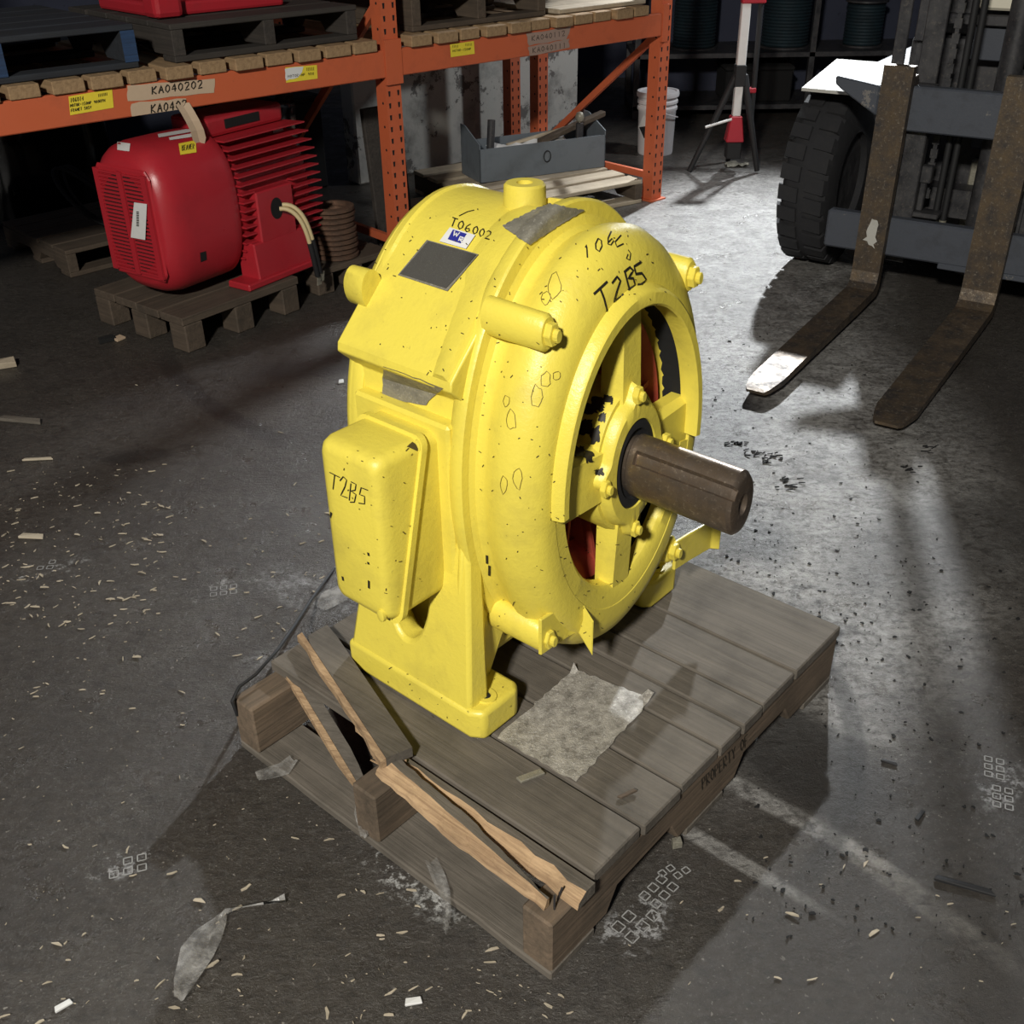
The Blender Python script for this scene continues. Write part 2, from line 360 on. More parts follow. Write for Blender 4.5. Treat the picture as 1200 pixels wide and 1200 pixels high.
fleck = noise(nt, coords(nt, (1, 1.6, 1)), 26, 10, .82, .5); col = mixc(nt, ramp(nt, fleck, [(.50, BW(0)), (.60, BW(.72))]), col, (.030, .027, .024))
col = mixc(nt, ramp(nt, noise(nt, v, 5, 9, .75, 1.), [(.50, BW(0)), (.66, BW(.6))]), col, (.045, .040, .036))
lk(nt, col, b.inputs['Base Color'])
lk(nt, ramp(nt, n2, [(.36, BW(.24)), (.64, BW(.56))]), b.inputs['Roughness']); b.inputs['Specular IOR Level'].default_value = .5
hgt = mth(nt, 'ADD', mth(nt, 'MULTIPLY', n3, .5), mth(nt, 'ADD', mth(nt, 'MULTIPLY', n2, .8), mth(nt, 'MULTIPLY', n4, .25))); bump(nt, b, mth(nt, 'ADD', hgt, mth(nt, 'MULTIPLY', fleck, .5)), .6, .014)
FLOORM = m
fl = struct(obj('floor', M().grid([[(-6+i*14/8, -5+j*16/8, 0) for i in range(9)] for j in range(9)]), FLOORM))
struct(obj('wall_back', M().box(-6, 8, 10.2, 10.4, 0, 5), WALLD))
mw = obj('wall_left', M().box(-5, 1.0, 0, .15, 0, 5), WALLD); mw.location = RN(0, 3.0); mw.rotation_euler = (0, 0, ROTR); struct(mw)
wp = struct(obj('wall_partition', M().box(.75, 2.6, 1.47, 1.6, 0, 1.2), CONC, bevel=.01)); wp.location = A_; wp.rotation_euler = (0, 0, ROTR)

# ------------------------------------------------------------------ broken pallet under the yellow motor
pal = thing('broken_pallet', 'broken grey wooden pallet carrying the yellow electric motor', 'pallet', C0, ROTP)
def rough_board(u0, u1, v0, v1, z0, z1, axis=0, n=8, jag=.0, ends=(0, 0)):
    """board with slightly uneven long edges; ends: random raggedness of either end"""
    mm_ = M(); rows = []
    for i in range(n+1):
        t = i/n
        e0 = random.uniform(-jag, jag); e1 = random.uniform(-jag, jag)
        if axis == 0:
            x = u0+(u1-u0)*t; rows.append([(x, v0+e0, z0), (x, v1+e1, z0), (x, v1+e1, z1), (x, v0+e0, z1)])
        else:
            y = v0+(v1-v0)*t; rows.append([(u0+e0, y, z0), (u1+e1, y, z0), (u1+e1, y, z1), (u0+e0, y, z1)])
    vs_ = [p for r in rows for p in r]; fs = [(i*4+k, i*4+(k+1) % 4, (i+1)*4+(k+1) % 4, (i+1)*4+k) for i in range(n) for k in range(4)]
    fs += [(0, 1, 2, 3), (n*4+3, n*4+2, n*4+1, n*4)]
    return mm_.add(vs_, fs)
ed = [.108, .252, .378, .512, .595, .677, .814, 1.025]
for i in range(7):
    obj('deck_board', rough_board(-.885+random.uniform(-.006, .006), .004+random.uniform(-.005, .006), ed[i]+.003, ed[i+1]-.003, .146, DECK-random.uniform(0, .003), 0, 6, .001), WGX, pal, bevel=.003)
for v0_, v1_ in ((.0, .125), (.42, .56), (.90, 1.03)):
    obj('bottom_board', rough_board(-.885, -.002, v0_, v1_, 0, .02, 0, 10, .002), WGX, pal, bevel=.003)
def stringer(u0, u1, notch):
    z0, z1 = .021, .145
    pr = [(0.0, z0), (.16, z0)]
    if notch: pr += [(.19, z0+.05), (.36, z0+.055), (.39, z0), (.60, z0), (.63, z0+.05), (.80, z0+.052), (.83, z0)]
    pr += [(1.03, z0), (1.03, z1), (0, z1)]
    return M().prism(pr, lambda y, z: (u0, y, z), lambda y, z: (u1, y, z))
sr = obj('stringer', stringer(-.068, -.002, True), WGY, pal, bevel=.004)
obj('stringer', stringer(-.50, -.436, True), WGY, pal, bevel=.004)
obj('stringer', stringer(-.882, -.815, True), WGY, pal, bevel=.004)
# splintered remains of the first deck board, still nailed to the near stringer
def splinter(name, path, w0, th, mat, parent, n=14, jag=.006, tip=True, z=None):
    """torn length of board: centre line of (u, v, z), ragged edges and sloping broken face"""
    a = Vector(path[0]); b_ = Vector(path[1]); d = (b_-a); s = Vector((-d.y, d.x, 0)).normalized(); m_ = M(); vs_ = []
    for i in range(n+1):
        t = i/n; k = 1.0
        if tip: k = min(1, (1-t)*3+.15)
        if t < .12: k *= .6+t*3.3
        c = a+d*t; l = w0*.5*k+random.uniform(-jag, jag); r = w0*.5*k+random.uniform(-jag, jag)*.4
        zt = th*(1-.25*random.random())
        vs_ += [c-s*l, c+s*r, c+s*r+Vector((0, 0, zt)), c+s*(.15*r)+Vector((0, 0, zt+random.uniform(0, .003))), c-s*l*.7+Vector((0, 0, zt*.55))]
    fs = [(i*5+k, i*5+(k+1) % 5, (i+1)*5+(k+1) % 5, (i+1)*5+k) for i in range(n) for k in range(5)]+[(0, 1, 2, 3, 4), tuple(n*5+4-k for k in range(5))]
    return obj(name, m_.add(vs_, fs), mat, parent)
db = M(); rows = []
for i in range(17):
    t = i/16; x = -.60+.612*t; lo = .055+.016*(1-t)+random.uniform(-.004, .004)+(.03*(1-t*4) if t < .25 else 0)
    rows.append([(x, lo, .146), (x, .1, .146), (x, .1, .172), (x, lo+.018+random.uniform(0, .006), .173), (x, lo+.004, .160)])
vs_ = [p for r in rows for p in r]
db.add(vs_, [(i*5+k, i*5+(k+1) % 5, (i+1)*5+(k+1) % 5, (i+1)*5+k) for i in range(16) for k in range(5)]+[(0, 1, 2, 3, 4), (84, 83, 82, 81, 80)])
o = obj('broken_deck_board', db, WGX, pal); o.data.materials.append(WFX)
for p in o.data.polygons:
    if abs(p.normal.y) > .4 and p.normal.y < 0 or (p.index % 5 in (3, 4) and p.index < 80): p.material_index = 1
for i in range(6):
    nl = M().tube([(-.02-.01*i % 3, .03+.02*i, .14), (-.02, .03+.02*i, .18 if i < 2 else .1465)], .002, 6); 
    if i < 2: obj('nail', nl, DARKM, pal)
bvS = surf([sr])
ribbon('stencil_lettering', bvS, write('PROPERTY OF', (822, 925), (5.0, -4.9), (-.5, -13), .72), .0028, INK, pal, step=3)

def loose(name, label, cat, mesh, mat, bevel=.002, smooth=None, group=None):
    o = obj(name, mesh, mat, bevel=bevel, smooth=smooth); tag(o, label, cat, group); return o
def P2(p): return [W(*q) for q in p]
# torn plank lying across the deck: grey top, pale torn edge as its own piece
pk = thing('broken_plank', 'long snapped grey plank with a pale torn edge leaning across the pallet', 'plank', W(-.66, .165, DECK), ROTP)
a0, a1, b0, b1 = (-.222, .035), (-.188, .088), (.215, -.118), (.232, -.066)
n = 10; rows = []
for i in range(n+1):
    t = i/n; zz = .002+.010*t
    l = Vector(a0).lerp(Vector(b0), t); r = Vector(a1).lerp(Vector(b1), t)
    if i == 0: l += Vector((.02, 0)); r += Vector((-.012, .0))
    rows.append([(l.x, l.y, zz), (r.x, r.y, zz), (r.x, r.y, zz+.024), (l.x, l.y, zz+.024)])
obj('plank_body', M().add([p for r in rows for p in r], [(i*4+k, i*4+(k+1) % 4, (i+1)*4+(k+1) % 4, (i+1)*4+k) for i in range(n) for k in range(4)]+[(0, 1, 2, 3), (43, 42, 41, 40)]), WGX, pk)
rows = []
for i in range(n+1):
    t = i/n; l = Vector(a0).lerp(Vector(b0), t); zz = .002+.010*t; e = .009+random.uniform(-.002, .003)
    rows.append([(l.x-e*.55, l.y-e, zz), (l.x-.0005, l.y-.0005, zz), (l.x-.0005, l.y-.0005, zz+.023), (l.x-e*.55, l.y-e, zz+.017)])
obj('torn_edge', M().add([p for r in rows for p in r], [(i*4+k, i*4+(k+1) % 4, (i+1)*4+(k+1) % 4, (i+1)*4+k) for i in range(n) for k in range(4)]+[(0, 1, 2, 3), (43, 42, 41, 40)]), WFX, pk)
# short offcut dropped between the stringers
q0 = W(-.868, .13, .155); q1 = W(-.556, .06, .034)
d = (q1-q0); s = Vector((-d.y, d.x, 0)).normalized()
oc = thing('plank_offcut', 'short narrow grey offcut with pale broken edge lying on a bare stringer', 'offcut', W(-.7, .09, .02), 0)
inv = mat4(oc).inverted()
def strip(qa, qb, wl, wr, th, tip):
    d_ = qb-qa; s_ = Vector((-d_.y, d_.x, 0)).normalized(); rows = []
    for i in range(9):
        t = i/8; c = qa+d_*t; k = 1 if t < .8 else 1-(t-.8)*tip*5
        rows.append([inv @ (c-s_*wl*k), inv @ (c+s_*wr*k), inv @ (c+s_*wr*k+Vector((0, 0, th))), inv @ (c-s_*wl*k+Vector((0, 0, th)))])
    return M().add([p for r in rows for p in r], [(i*4+k, i*4+(k+1) % 4, (i+1)*4+(k+1) % 4, (i+1)*4+k) for i in range(8) for k in range(4)]+[(0, 1, 2, 3), (35, 34, 33, 32)])
obj('offcut_body', strip(q0, q1+Vector((0, 0, .0)), -.001, .026, .018, .4), WGX, oc)
obj('torn_edge', strip(q0, q1+(q1-q0)*.04, .012, .0005, .016, .9), WFX, oc)
# two long splintered strips hanging off the broken board
inv = Matrix.Identity(4)
s1 = thing('splintered_board', 'long splintered strip of orange-brown split wood along the broken pallet edge', 'plank', W(-.25, .045, .16), ROTP)
rows = []
for i in range(21):
    t = i/20; u = -.21+.43*t; c = .010-.032*t; hw = .022*(1 if t < .55 else 1-(t-.55)*1.9)+random.uniform(-.003, .003); hw = max(hw, .002)
    z0 = .0+.012*(1-t)-.012*t
    rows.append([(u, c-hw-.004, z0), (u, c+hw, z0), (u, c+hw, z0+.02), (u, c+hw*.1, z0+.021+random.uniform(-.002, .002)), (u, c-hw, z0+.009+random.uniform(-.003, .003))])
o = obj('split_strip', M().add([p for r in rows for p in r], [(i*5+k, i*5+(k+1) % 5, (i+1)*5+(k+1) % 5, (i+1)*5+k) for i in range(20) for k in range(5)]+[(0, 1, 2, 3, 4), (104, 103, 102, 101, 100)]), WFX, s1)
o.data.materials.append(WGX)
for p in o.data.polygons:
    if p.index % 5 == 2 and p.index < 100: p.material_index = 1
m_ = M()
for i in range(12):
    m_.tube([(-.2+random.uniform(-.01, .02), .02+random.uniform(-.02, .03), .022), (-.225+random.uniform(-.02, .03), .02+random.uniform(-.03, .03), .028)], [.0025, .0006], 5)
obj('splinters', m_, WFX, s1)
# sheet stuck to the deck
bvD = surf([c for c in pal.children if c.name.startswith('deck_board')])
sh = thing('foil_sheet', 'crinkled silvery grey sheet stuck flat on the pallet deck', 'sheet', W(-.25, .39, DECK), ROTP)
P = []
cr = [(-.361, .511), (-.177, .543), (-.153, .256), (-.346, .251)]
for i in range(19):
    row = []
    for j in range(15):
        a = Vector(cr[0]).lerp(Vector(cr[1]), j/14); c = Vector(cr[3]).lerp(Vector(cr[2]), j/14); q = a.lerp(c, i/18)
        zc = .002+.0025*abs(sin(j*1.9+i*.35))*random.random()+(.018 if (i, j) in ((0, 0), (0, 14), (0, 13)) else 0)
        if i in (0, 18) or j in (0, 14): q += Vector((random.uniform(-.003, .003), random.uniform(-.003, .003)))
        row.append((q.x+.25, q.y-.39, zc))
    P.append(row)
obj('sheet', M().grid(P), SHEETG, sh, smooth=25)
for nm, lb, px, sz, mt, z in (('wood_flake', 'pale wood flake lying on the deck beside the foil sheet', (622, 911), (.05, .014), GAL, DECK), ('bark_chip', 'dark curled chip on the deck by the board end', (735, 932), (.035, .006), WBX, DECK)):
    p = gz(*px, z); m_ = M().obox((0, 0, .004), (sz[0]/2, .004, .001), (-.003, sz[1]/2, .0), (0, 0, .003)); o = loose(nm, lb, 'wood chip', m_, mt, .001); o.location = p; o.rotation_euler = (0, 0, .25)

# ------------------------------------------------------------------ yellow motor
KV, AX = .66, .515
MU0 = -.55
mot = thing('electric_motor', 'large yellow electric motor with a bare steel shaft standing on the broken pallet', 'motor', W(MU0, .563, DECK), ROTP)
def mm(u, a, h): return (u-MU0, KV*a, h+AX)
# frame section with the two sloping wings
RF = .44
def sec():
    L = []
    for i in range(8): t = radians(90+35*i/7); L.append((RF*cos(t), RF*sin(t)))
    L += [(-.462, .222), (-.466, .205), (-.452, .196), (-.405, .168), (-.418, .10), (-.432, .03), (-.438, -.05)]
    for i in range(12): t = radians(190+80*i/11); L.append((.435*cos(t), .435*sin(t)))
    return L + [(-a, h) for a, h in reversed(L[1:-1])]
S = sec()
fr = obj('frame', M().prism(S, lambda a, h: mm(-.725, a, h), lambda a, h: mm(-.435, a, h)), YEL, mot, smooth=35, bevel=.003, seg=2)
fl1 = obj('front_flange', M().lathe([(-.475, .425), (-.462, .450), (-.446, .462), (-.428, .463), (-.424, .459), (-.420, .40), (-.475, .40)], mm, 96, close=True), YEL, mot, smooth=40)
obj('rear_flange', M().lathe([(-.728, .40), (-.728, .440), (-.712, .444), (-.70, .436), (-.70, .40)], mm, 96, close=True), YEL, mot, smooth=40)
# raised fillet between the wing and the flange
for s_ in (1, -1):
    pts = []
    m_ = M(); rows = []
    for i in range(11):
        t = radians(96+26*i/10); rows.append([mm(-.545, s_*(RF-.004)*cos(t), (RF-.004)*sin(t)), mm(-.50, s_*(RF+.012)*cos(t), (RF+.012)*sin(t)), mm(-.45, s_*(RF+.014)*cos(t), (RF+.014)*sin(t)), mm(-.44, s_*(RF-.004)*cos(t), (RF-.004)*sin(t))])
    for k in range(1, 6):
        f = k/5; x, y = rows[10][0][1], 0
        a = -.233+(-.462+.233)*f; h = .367+(.222-.367)*f
        rows.append([mm(-.545+.06*f, s_*(a+.003), h-.004), mm(-.50+.03*f, s_*(a-.006), h+.010), mm(-.45, s_*(a-.007), h+.011), mm(-.44, s_*(a+.003), h-.004)])
    vs_ = [p for r in rows for p in r]; m_.add(vs_, [(i*4+k, i*4+(k+1) % 4, (i+1)*4+(k+1) % 4, (i+1)*4+k) for i in range(len(rows)-1) for k in range(4)]+[(0, 1, 2, 3), tuple(len(vs_)-4+k for k in range(4))])
    obj('wing_rib', m_, YEL, mot, smooth=50)
# bells
front = [(-.422, .30), (-.422, .436), (-.416, .420), (-.402, .414), (-.388, .419), (-.368, .431), (-.345, .434), (-.322, .424), (-.302, .404), (-.289, .380), (-.283, .355), (-.283, .325), (-.289, .318), (-.32, .315), (-.36, .31)]
fbell = obj('front_bell', M().lathe(front, mm, 112, close=True), YEL, mot, smooth=40)
lowr = obj('bell_face', M().lathe([(-.315, .270), (-.292, .274), (-.285, .284), (-.284, .328), (-.315, .328)], mm, 60, radians(187), radians(353), close=True), YEL, mot, smooth=40)
lip = obj('air_lip', M().lathe([(-.300, .306), (-.264, .306), (-.260, .310), (-.260, .330), (-.265, .336), (-.290, .345), (-.300, .330)], mm, 70, radians(-4), radians(184), close=True), YEL, mot, smooth=40)
back = [(-.729, .30), (-.729, .428), (-.738, .432), (-.752, .424), (-.77, .39), (-.78, .33), (-.785, .2), (-.785, .02)]
bbell = obj('rear_bell', M().lathe(back, mm, 80), YEL, mot, smooth=40)
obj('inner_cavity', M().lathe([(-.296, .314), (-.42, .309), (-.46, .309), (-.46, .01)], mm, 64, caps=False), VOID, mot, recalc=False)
# spider arms
def arm(t, r0, r1, w0, w1, x0=-.325, x1=-.288):
    e = (cos(t), sin(t)); q = (-sin(t), cos(t))
    def f(r, s_, x): return mm(x, e[0]*r+q[0]*s_, e[1]*r+q[1]*s_)
    b_ = .012
    return M().add([f(r0, -w0, x0), f(r1, -w1, x0), f(r1, w1, x0), f(r0, w0, x0), f(r0, -w0, x1-b_), f(r1, -w1, x1-b_), f(r1, w1, x1-b_), f(r0, w0, x1-b_),
                    f(r0, -w0+b_, x1+.01), f(r1, -w1+b_, x1), f(r1, w1-b_, x1), f(r0, w0-b_, x1+.01)],
                   [(0, 1, 2, 3), (0, 1, 5, 4), (1, 2, 6, 5), (2, 3, 7, 6), (3, 0, 4, 7), (4, 5, 9, 8), (5, 6, 10, 9), (6, 7, 11, 10), (7, 4, 8, 11), (8, 9, 10, 11)])
for t, w0, w1 in ((90, .055, .048), (180, .062, .066), (270, .050, .052), (0, .055, .058)):
    obj('spider_arm', arm(radians(t), .08, .325, w0, w1), YEL, mot, smooth=30)
# hub with four bolt lobes
hub = [(-.37, .03), (-.37, .15), (-.300, .15), (-.285, .145), (-.285, .135), (-.268, .130), (-.262, .122), (-.262, .094), (-.275, .092), (-.275, .03)]
def lobe(x, r, t):
    k = max(0, cos(4*t)); return r*(1+.22*k**6) if r > .1 and x > -.31 else r
hubo = obj('bearing_cap', M().lathe(hub, mm, 120, rf=lobe), YEL, mot, smooth=40)
def hexbolt(u, a, h, r, ln, mat, parent, name='bolt'):
    m_ = M().prism([(r*cos(pi/3*k), r*sin(pi/3*k)) for k in range(6)], lambda x, y: mm(u, a+x, h+y), lambda x, y: mm(u+ln, a+x, h+y))
    m_.prism([(r*.55*cos(pi/6*k), r*.55*sin(pi/6*k)) for k in range(12)], lambda x, y: mm(u+ln, a+x, h+y), lambda x, y: mm(u+ln*1.7, a+x, h+y))
    return obj(name, m_, mat, parent, bevel=.0015)
for t in (90, 180, 270, 0):
    a, h = .145*cos(radians(t+4)), .145*sin(radians(t+4)); hexbolt(-.268, a, h, .019, .012, YEL, hubo)
    m_ = M()
obj('shaft_seal', M().lathe([(-.28, .05), (-.28, .0935), (-.266, .0935), (-.264, .088), (-.264, .074), (-.27, .07), (-.27, .05)], mm, 64, close=True), BLACK, mot, smooth=30)
def key(x, r, t):
    tk = radians(146)
    d = abs((t-tk+pi) % (2*pi)-pi)
    return r-.009 if (d < .20 and x > -.244 and r > .05) else r
prof = [(-.285, .02), (-.285, .058), (-.262, .058), (-.258, .064), (-.245, .064), (-.2435, .064)] + [(-.24+.02*i, .064) for i in range(10)] + [(-.044, .064), (-.037, .057), (-.035, .050), (-.035, .022), (-.042, .016), (-.05, .003)]
shaft = obj('shaft', M().lathe(prof, mm, 120, rf=key), STEEL, mot, smooth=32)
# through-bolt bosses
for a, h, u0, u1, r in ((-.322, .316, -.43, -.302, .033), (.312, .300, -.43, -.302, .034), (-.325, -.300, -.43, -.302, .034), (.325, -.318, -.43, -.302, .034)):
    bo = obj('bolt_boss', M().lathe([(u0, .02), (u0, r*1.05), (u1-.006, r), (u1, r-.006), (u1, .01)], lambda x, p, q, a=a, h=h: mm(x, a+p, h+q), 28), YEL, mot, smooth=40)
    hexbolt(u1-.001, a, h, .022, .014, YEL, bo)
for a, h in ((-.352, .305), (.352, .305)):
    obj('rear_boss', M().lathe([(-.757, .005), (-.757, .028), (-.750, .036), (-.70, .038)], lambda x, p, q, a=a, h=h: mm(x, a+p, h+q), 24), YEL, mot, smooth=40)
# lifting boss
lb = M(); pr = [(.0, .062), (.012, .058), (.06, .056), (.066, .050), (.066, .022), (.03, .020), (.03, .004)]
k = 36; vs_ = []; fs = []
for j, (z, r) in enumerate(pr):
    vs_ += [mm(-.533+r*.68*cos(2*pi*i/k), r*sin(2*pi*i/k), .430+z*.72-.012*(j == 0)) for i in range(k)]
fs = [(j*k+i, j*k+(i+1) % k, (j+1)*k+(i+1) % k, (j+1)*k+i) for j in range(len(pr)-1) for i in range(k)]+[tuple(range(6*k, 7*k))]
lift = obj('lifting_boss', lb.add(vs_, fs), YEL, mot, smooth=40)
# feet
for s_ in (-1, 1):
    ft = M()
    base = [(-.74, -.53), (-.385, -.53), (-.358, -.505), (-.358, -.36), (-.375, -.33), (-.74, -.33)]
    ft.prism(base, lambda u, a: mm(u, s_*a, -.515), lambda u, a: mm(u, s_*a, -.445))
    foot = obj('foot', ft, YEL, mot, bevel=.010, seg=3, smooth=40)
    # side wall of the leg with its oval opening
    nn = 40; outer, inner = [], []
    for i in range(nn):
        t = 2*pi*i/nn; c_, q_ = cos(t), sin(t); k = 1/max(abs(c_), abs(q_))
        ux, hx = c_*k, q_*k
        wid = .175-.045*(hx+1)/2
        outer.append((-.56+ux*wid+.012*(1-hx)*0, -.285+hx*.185)); inner.append((-.572+c_*.052, -.265+q_*.105))
    f0 = lambda u, h: mm(u, s_*(-.528+.088*max(0, min(1, (h+.47)/.35))), h)
    f1 = lambda u, h: mm(u, s_*(-.44+.06*max(0, min(1, (h+.47)/.35))), h)
    leg = obj('leg_wall', M().ring(outer, inner, f0, f1), YEL, foot, bevel=.008, seg=2, smooth=40)
    web = [(-.515, -.455), (-.36, -.455), (-.28, -.36), (-.33, -.25), (-.40, -.10), (-.445, -.10), (-.462, -.2), (-.475, -.3)]
    obj('leg_web', M().prism(web, lambda a, h: mm(-.45, s_*a, h), lambda a, h: mm(-.432, s_*a, h)), YEL, foot, bevel=.008, seg=2, smooth=40)
    obj('rear_web', M().prism(web, lambda a, h: mm(-.72, s_*a, h), lambda a, h: mm(-.69, s_*a, h)), YEL, foot, bevel=.008, smooth=40)
    wsh = M().lathe([(0, .034), (.004, .033), (.004, .018), (0, .017)], lambda x, p, q: (mm(-.395, 0, 0)[0]+p*.8, mm(0, s_*-.445, 0)[1]+q*KV, AX-.4455+x), 24, close=True)
    obj('bolt_hole_rim', wsh, YEL, foot, smooth=40)
    obj('bolt_hole', M().lathe([(.0, .0165), (.002, .0165), (.002, .001)], lambda x, p, q: (mm(-.395, 0, 0)[0]+p*.8, mm(0, s_*-.445, 0)[1]+q*KV, AX-.4455+x), 18), VOID, foot)
obj('frame_belly', M().box(mm(-.70, 0, 0)[0], mm(-.45, 0, 0)[0], -KV*.37, KV*.37, AX-.43, AX-.2), YEL, mot, bevel=.02, seg=2)
# junction box with its slanted cover seam
bu0, bu1, bh0, bh1 = -.640, -.483, -.232, .112
def rbox(u0, u1, h0, h1, r, k=5):
    L = []
    for cx, ch, t0 in ((u1-r, h1-r, 0), (u0+r, h1-r, 90), (u0+r, h0+r, 180), (u1-r, h0+r, 270)):
        L += [(cx+r*cos(radians(t0+90*i/k)), ch+r*sin(radians(t0+90*i/k))) for i in range(k+1)]
    return L
loop = rbox(bu0, bu1, bh0, bh1, .022)
def seam(h): return -.505-.125*(bh1-h)/(bh1-bh0)     # lateral position of the slanted seam at height h
def scaled(L, d):
    cu, ch = (bu0+bu1)/2, (bh0+bh1)/2
    return [(cu+(u-cu)*(1-d/abs(bu1-cu)), ch+(h-ch)*(1-d/abs(bh1-ch))) for u, h in L]
def shell(rings):
    m_ = M(); n_ = len(rings[0]); vs_ = [p for r in rings for p in r]
    fs = [(j*n_+i, j*n_+(i+1) % n_, (j+1)*n_+(i+1) % n_, (j+1)*n_+i) for j in range(len(rings)-1) for i in range(n_)]
    fs += [tuple(range(n_)), tuple(range((len(rings)-1)*n_, len(rings)*n_))]
    return m_.add(vs_, fs)
jb = obj('junction_box', shell([[mm(u, -.40, h) for u, h in loop], [mm(u, seam(h)+.004, h) for u, h in loop]]), YEL, mot, smooth=35)
rim = scaled(loop, -.007)
obj('gasket_rim', shell([[mm(u, seam(h)+.010, h) for u, h in rim], [mm(u, seam(h)-.010, h) for u, h in rim]]), YEL, jb, smooth=35)
cv = [[mm(u, seam(h)-.0095, h) for u, h in loop], [mm(u, -.630, h) for u, h in loop], [mm(u, -.655, h) for u, h in scaled(loop, .004)], [mm(u, -.668, h) for u, h in scaled(loop, .011)], [mm(u, -.673, h) for u, h in scaled(loop, .022)]]
# keep the cover rings in front of the seam
cover = obj('box_cover', shell(cv), YEL, mot, smooth=35)
def boxscrew(u, h, a, nm='cover_screw'):
    m_ = M().lathe([(0, .003), (0, .014), (.010, .013), (.012, .009), (.012, .002)], lambda x, p, q: mm(u+p*.7, a-x, h+q), 16)
    return obj(nm, m_, YEL, cover, smooth=40)
boxscrew(bu1-.006, bh1-.012, -.512); boxscrew(bu1-.022, bh0+.018, -.668)
obj('mount_plate', M().box(mm(-.70, 0, 0)[0], mm(-.455, 0, 0)[0], KV*-.455, KV*-.40, AX-.20, AX+.13), YEL, mot, bevel=.006)
# angle brackets on the lower bosses
def strip3(pts, w, th):
    """bent flat bar: points along it (u, a, h), width vector in (u,a,h), thickness"""
    m_ = M(); wv = Vector(w); rows = []
    for i, p in enumerate(pts):
        p = Vector(p); t = (Vector(pts[min(i+1, len(pts)-1)])-Vector(pts[max(i-1, 0)])).normalized(); nrm = t.cross(wv).normalized()*th/2
        rows.append([mm(*(p-wv/2-nrm)), mm(*(p+wv/2-nrm)), mm(*(p+wv/2+nrm)), mm(*(p-wv/2+nrm))])
    vs_ = [p for r in rows for p in r]; k = len(rows)
    return m_.add(vs_, [(i*4+j, i*4+(j+1) % 4, (i+1)*4+(j+1) % 4, (i+1)*4+j) for i in range(k-1) for j in range(4)]+[(0, 1, 2, 3), (k*4-1, k*4-2, k*4-3, k*4-4)])
obj('angle_bracket', strip3([(-.300, -.36, -.285), (-.300, -.235, -.29), (-.296, -.190, -.292), (-.262, -.180, -.340)], (0, 0, .085), .008), YEL, mot, bevel=.002)
obj('angle_bracket', strip3([(-.300, .335, -.335), (-.300, .42, -.340), (-.300, .56, -.352), (-.283, .585, -.355)], (0, 0, .075), .008), YEL, mot, bevel=.002)
# fan seen through the openings
fan = obj('cooling_fan', M().lathe([(-.395, .215), (-.355, .250), (-.342, .280), (-.352, .292), (-.40, .262)], mm, 64, close=True), REDFAN, mot, smooth=40)
for k in range(10):
    t = 2*pi*k/10+.2; e = (cos(t), sin(t)); q = (-sin(t), cos(t))
    def f(r, s_, x): return mm(x, e[0]*r+q[0]*s_, e[1]*r+q[1]*s_)
    obj('fan_blade', M().hexa([f(.12, -.006, -.43), f(.25, -.02, -.43), f(.25, -.008, -.43), f(.12, .006, -.43), f(.12, -.006, -.37), f(.255, .03, -.352), f(.255, .042, -.352), f(.12, .006, -.37)]), REDFAN, fan)

# marks, plates and writing on the motor
bvM = surf([fr, fbell, bbell, fl1, lift, lip, lowr, hubo] + [c for c in mot.children if c.name.startswith('wing_rib')])
patch('bare_patch', bvM, [(589, 266), (640, 240), (684, 246), (619, 287)], GAL, mot, 24, 16, .003, .8)
npl = patch('nameplate', bvM, [(503, 284), (560, 300), (524, 339), (470, 322)], PLATE, mot, 8, 8, .004)
patch('nameplate_border', bvM, [(501, 282), (562, 299), (525, 342), (467, 323)], GAL, mot, 8, 8, .0025)
stk = patch('sticker', bvM, [(528, 268), (558, 277), (547, 293), (516, 284)], WHITE, mot, 6, 6, .0035)
patch('sticker_print', bvM, [(532, 271), (548, 276), (541, 287), (526, 282)], BLUEL, stk, 4, 4, .0045)
ribbon('sticker_letters', bvM, write('W', (532, 278), (6, 2), (2.2, -5), 1) + write('R', (539, 284.5), (6, 2), (2, -5), .8), .0025, WHITE, stk, .0055, 2)
ribbon('marker_writing', bvM, write('T06', (527, 265), (8.5, 3.1), (3.5, -9.5), .75) + write('002', (553, 274), (7.6, 2.8), (3.2, -9), .75) + [[(538, 254), (548, 249), (556, 247)]], .0022, INK, mot, .002, 3)
ribbon('marker_writing', bvM, write('106', (684, 305), (13.5, -7.5), (-1, -15), .62) + [[(727, 276), (720, 284), (722, 290), (730, 286)], [(735, 298), (733, 303), (737, 305), (738, 297), (735, 293)]], .0022, INK, mot, .002, 3)
ribbon('marker_writing', bvM, [[(695, 345), (711, 330)], [(702, 337), (707, 350), (711, 366)], [(716, 332), (722, 324), (726, 329), (718, 353), (730, 345)], [(731, 318), (737, 341)], [(730, 319), (737, 313), (741, 317), (735, 326), (741, 326), (743, 333), (736, 341)], [(750, 307), (742, 312), (744, 321), (751, 320), (756, 327), (751, 334), (746, 333)]], .0042, INK, mot, .002, 3)
bvC = surf([cover])
ribbon('marker_writing', bvC, [[(387, 553), (399, 559)], [(393, 556), (391, 573)], [(399, 563), (403, 558), (407, 562), (405, 570), (400, 580), (408, 583)], [(412, 566), (410, 586)], [(412, 564), (418, 567), (417, 574), (412, 575), (418, 579), (416, 588), (411, 588)], [(432, 574), (424, 571), (422, 579), (428, 581), (428, 590), (421, 589)]], .0022, INK, cover, .002, 3)
spots = M()
def ringpx(x, y, rx, ry, k=10, j=.25): return [(x+rx*cos(2*pi*i/k)*(1+random.uniform(-j, j)), y+ry*sin(2*pi*i/k)*(1+random.uniform(-j, j))) for i in range(k)]
lines = []
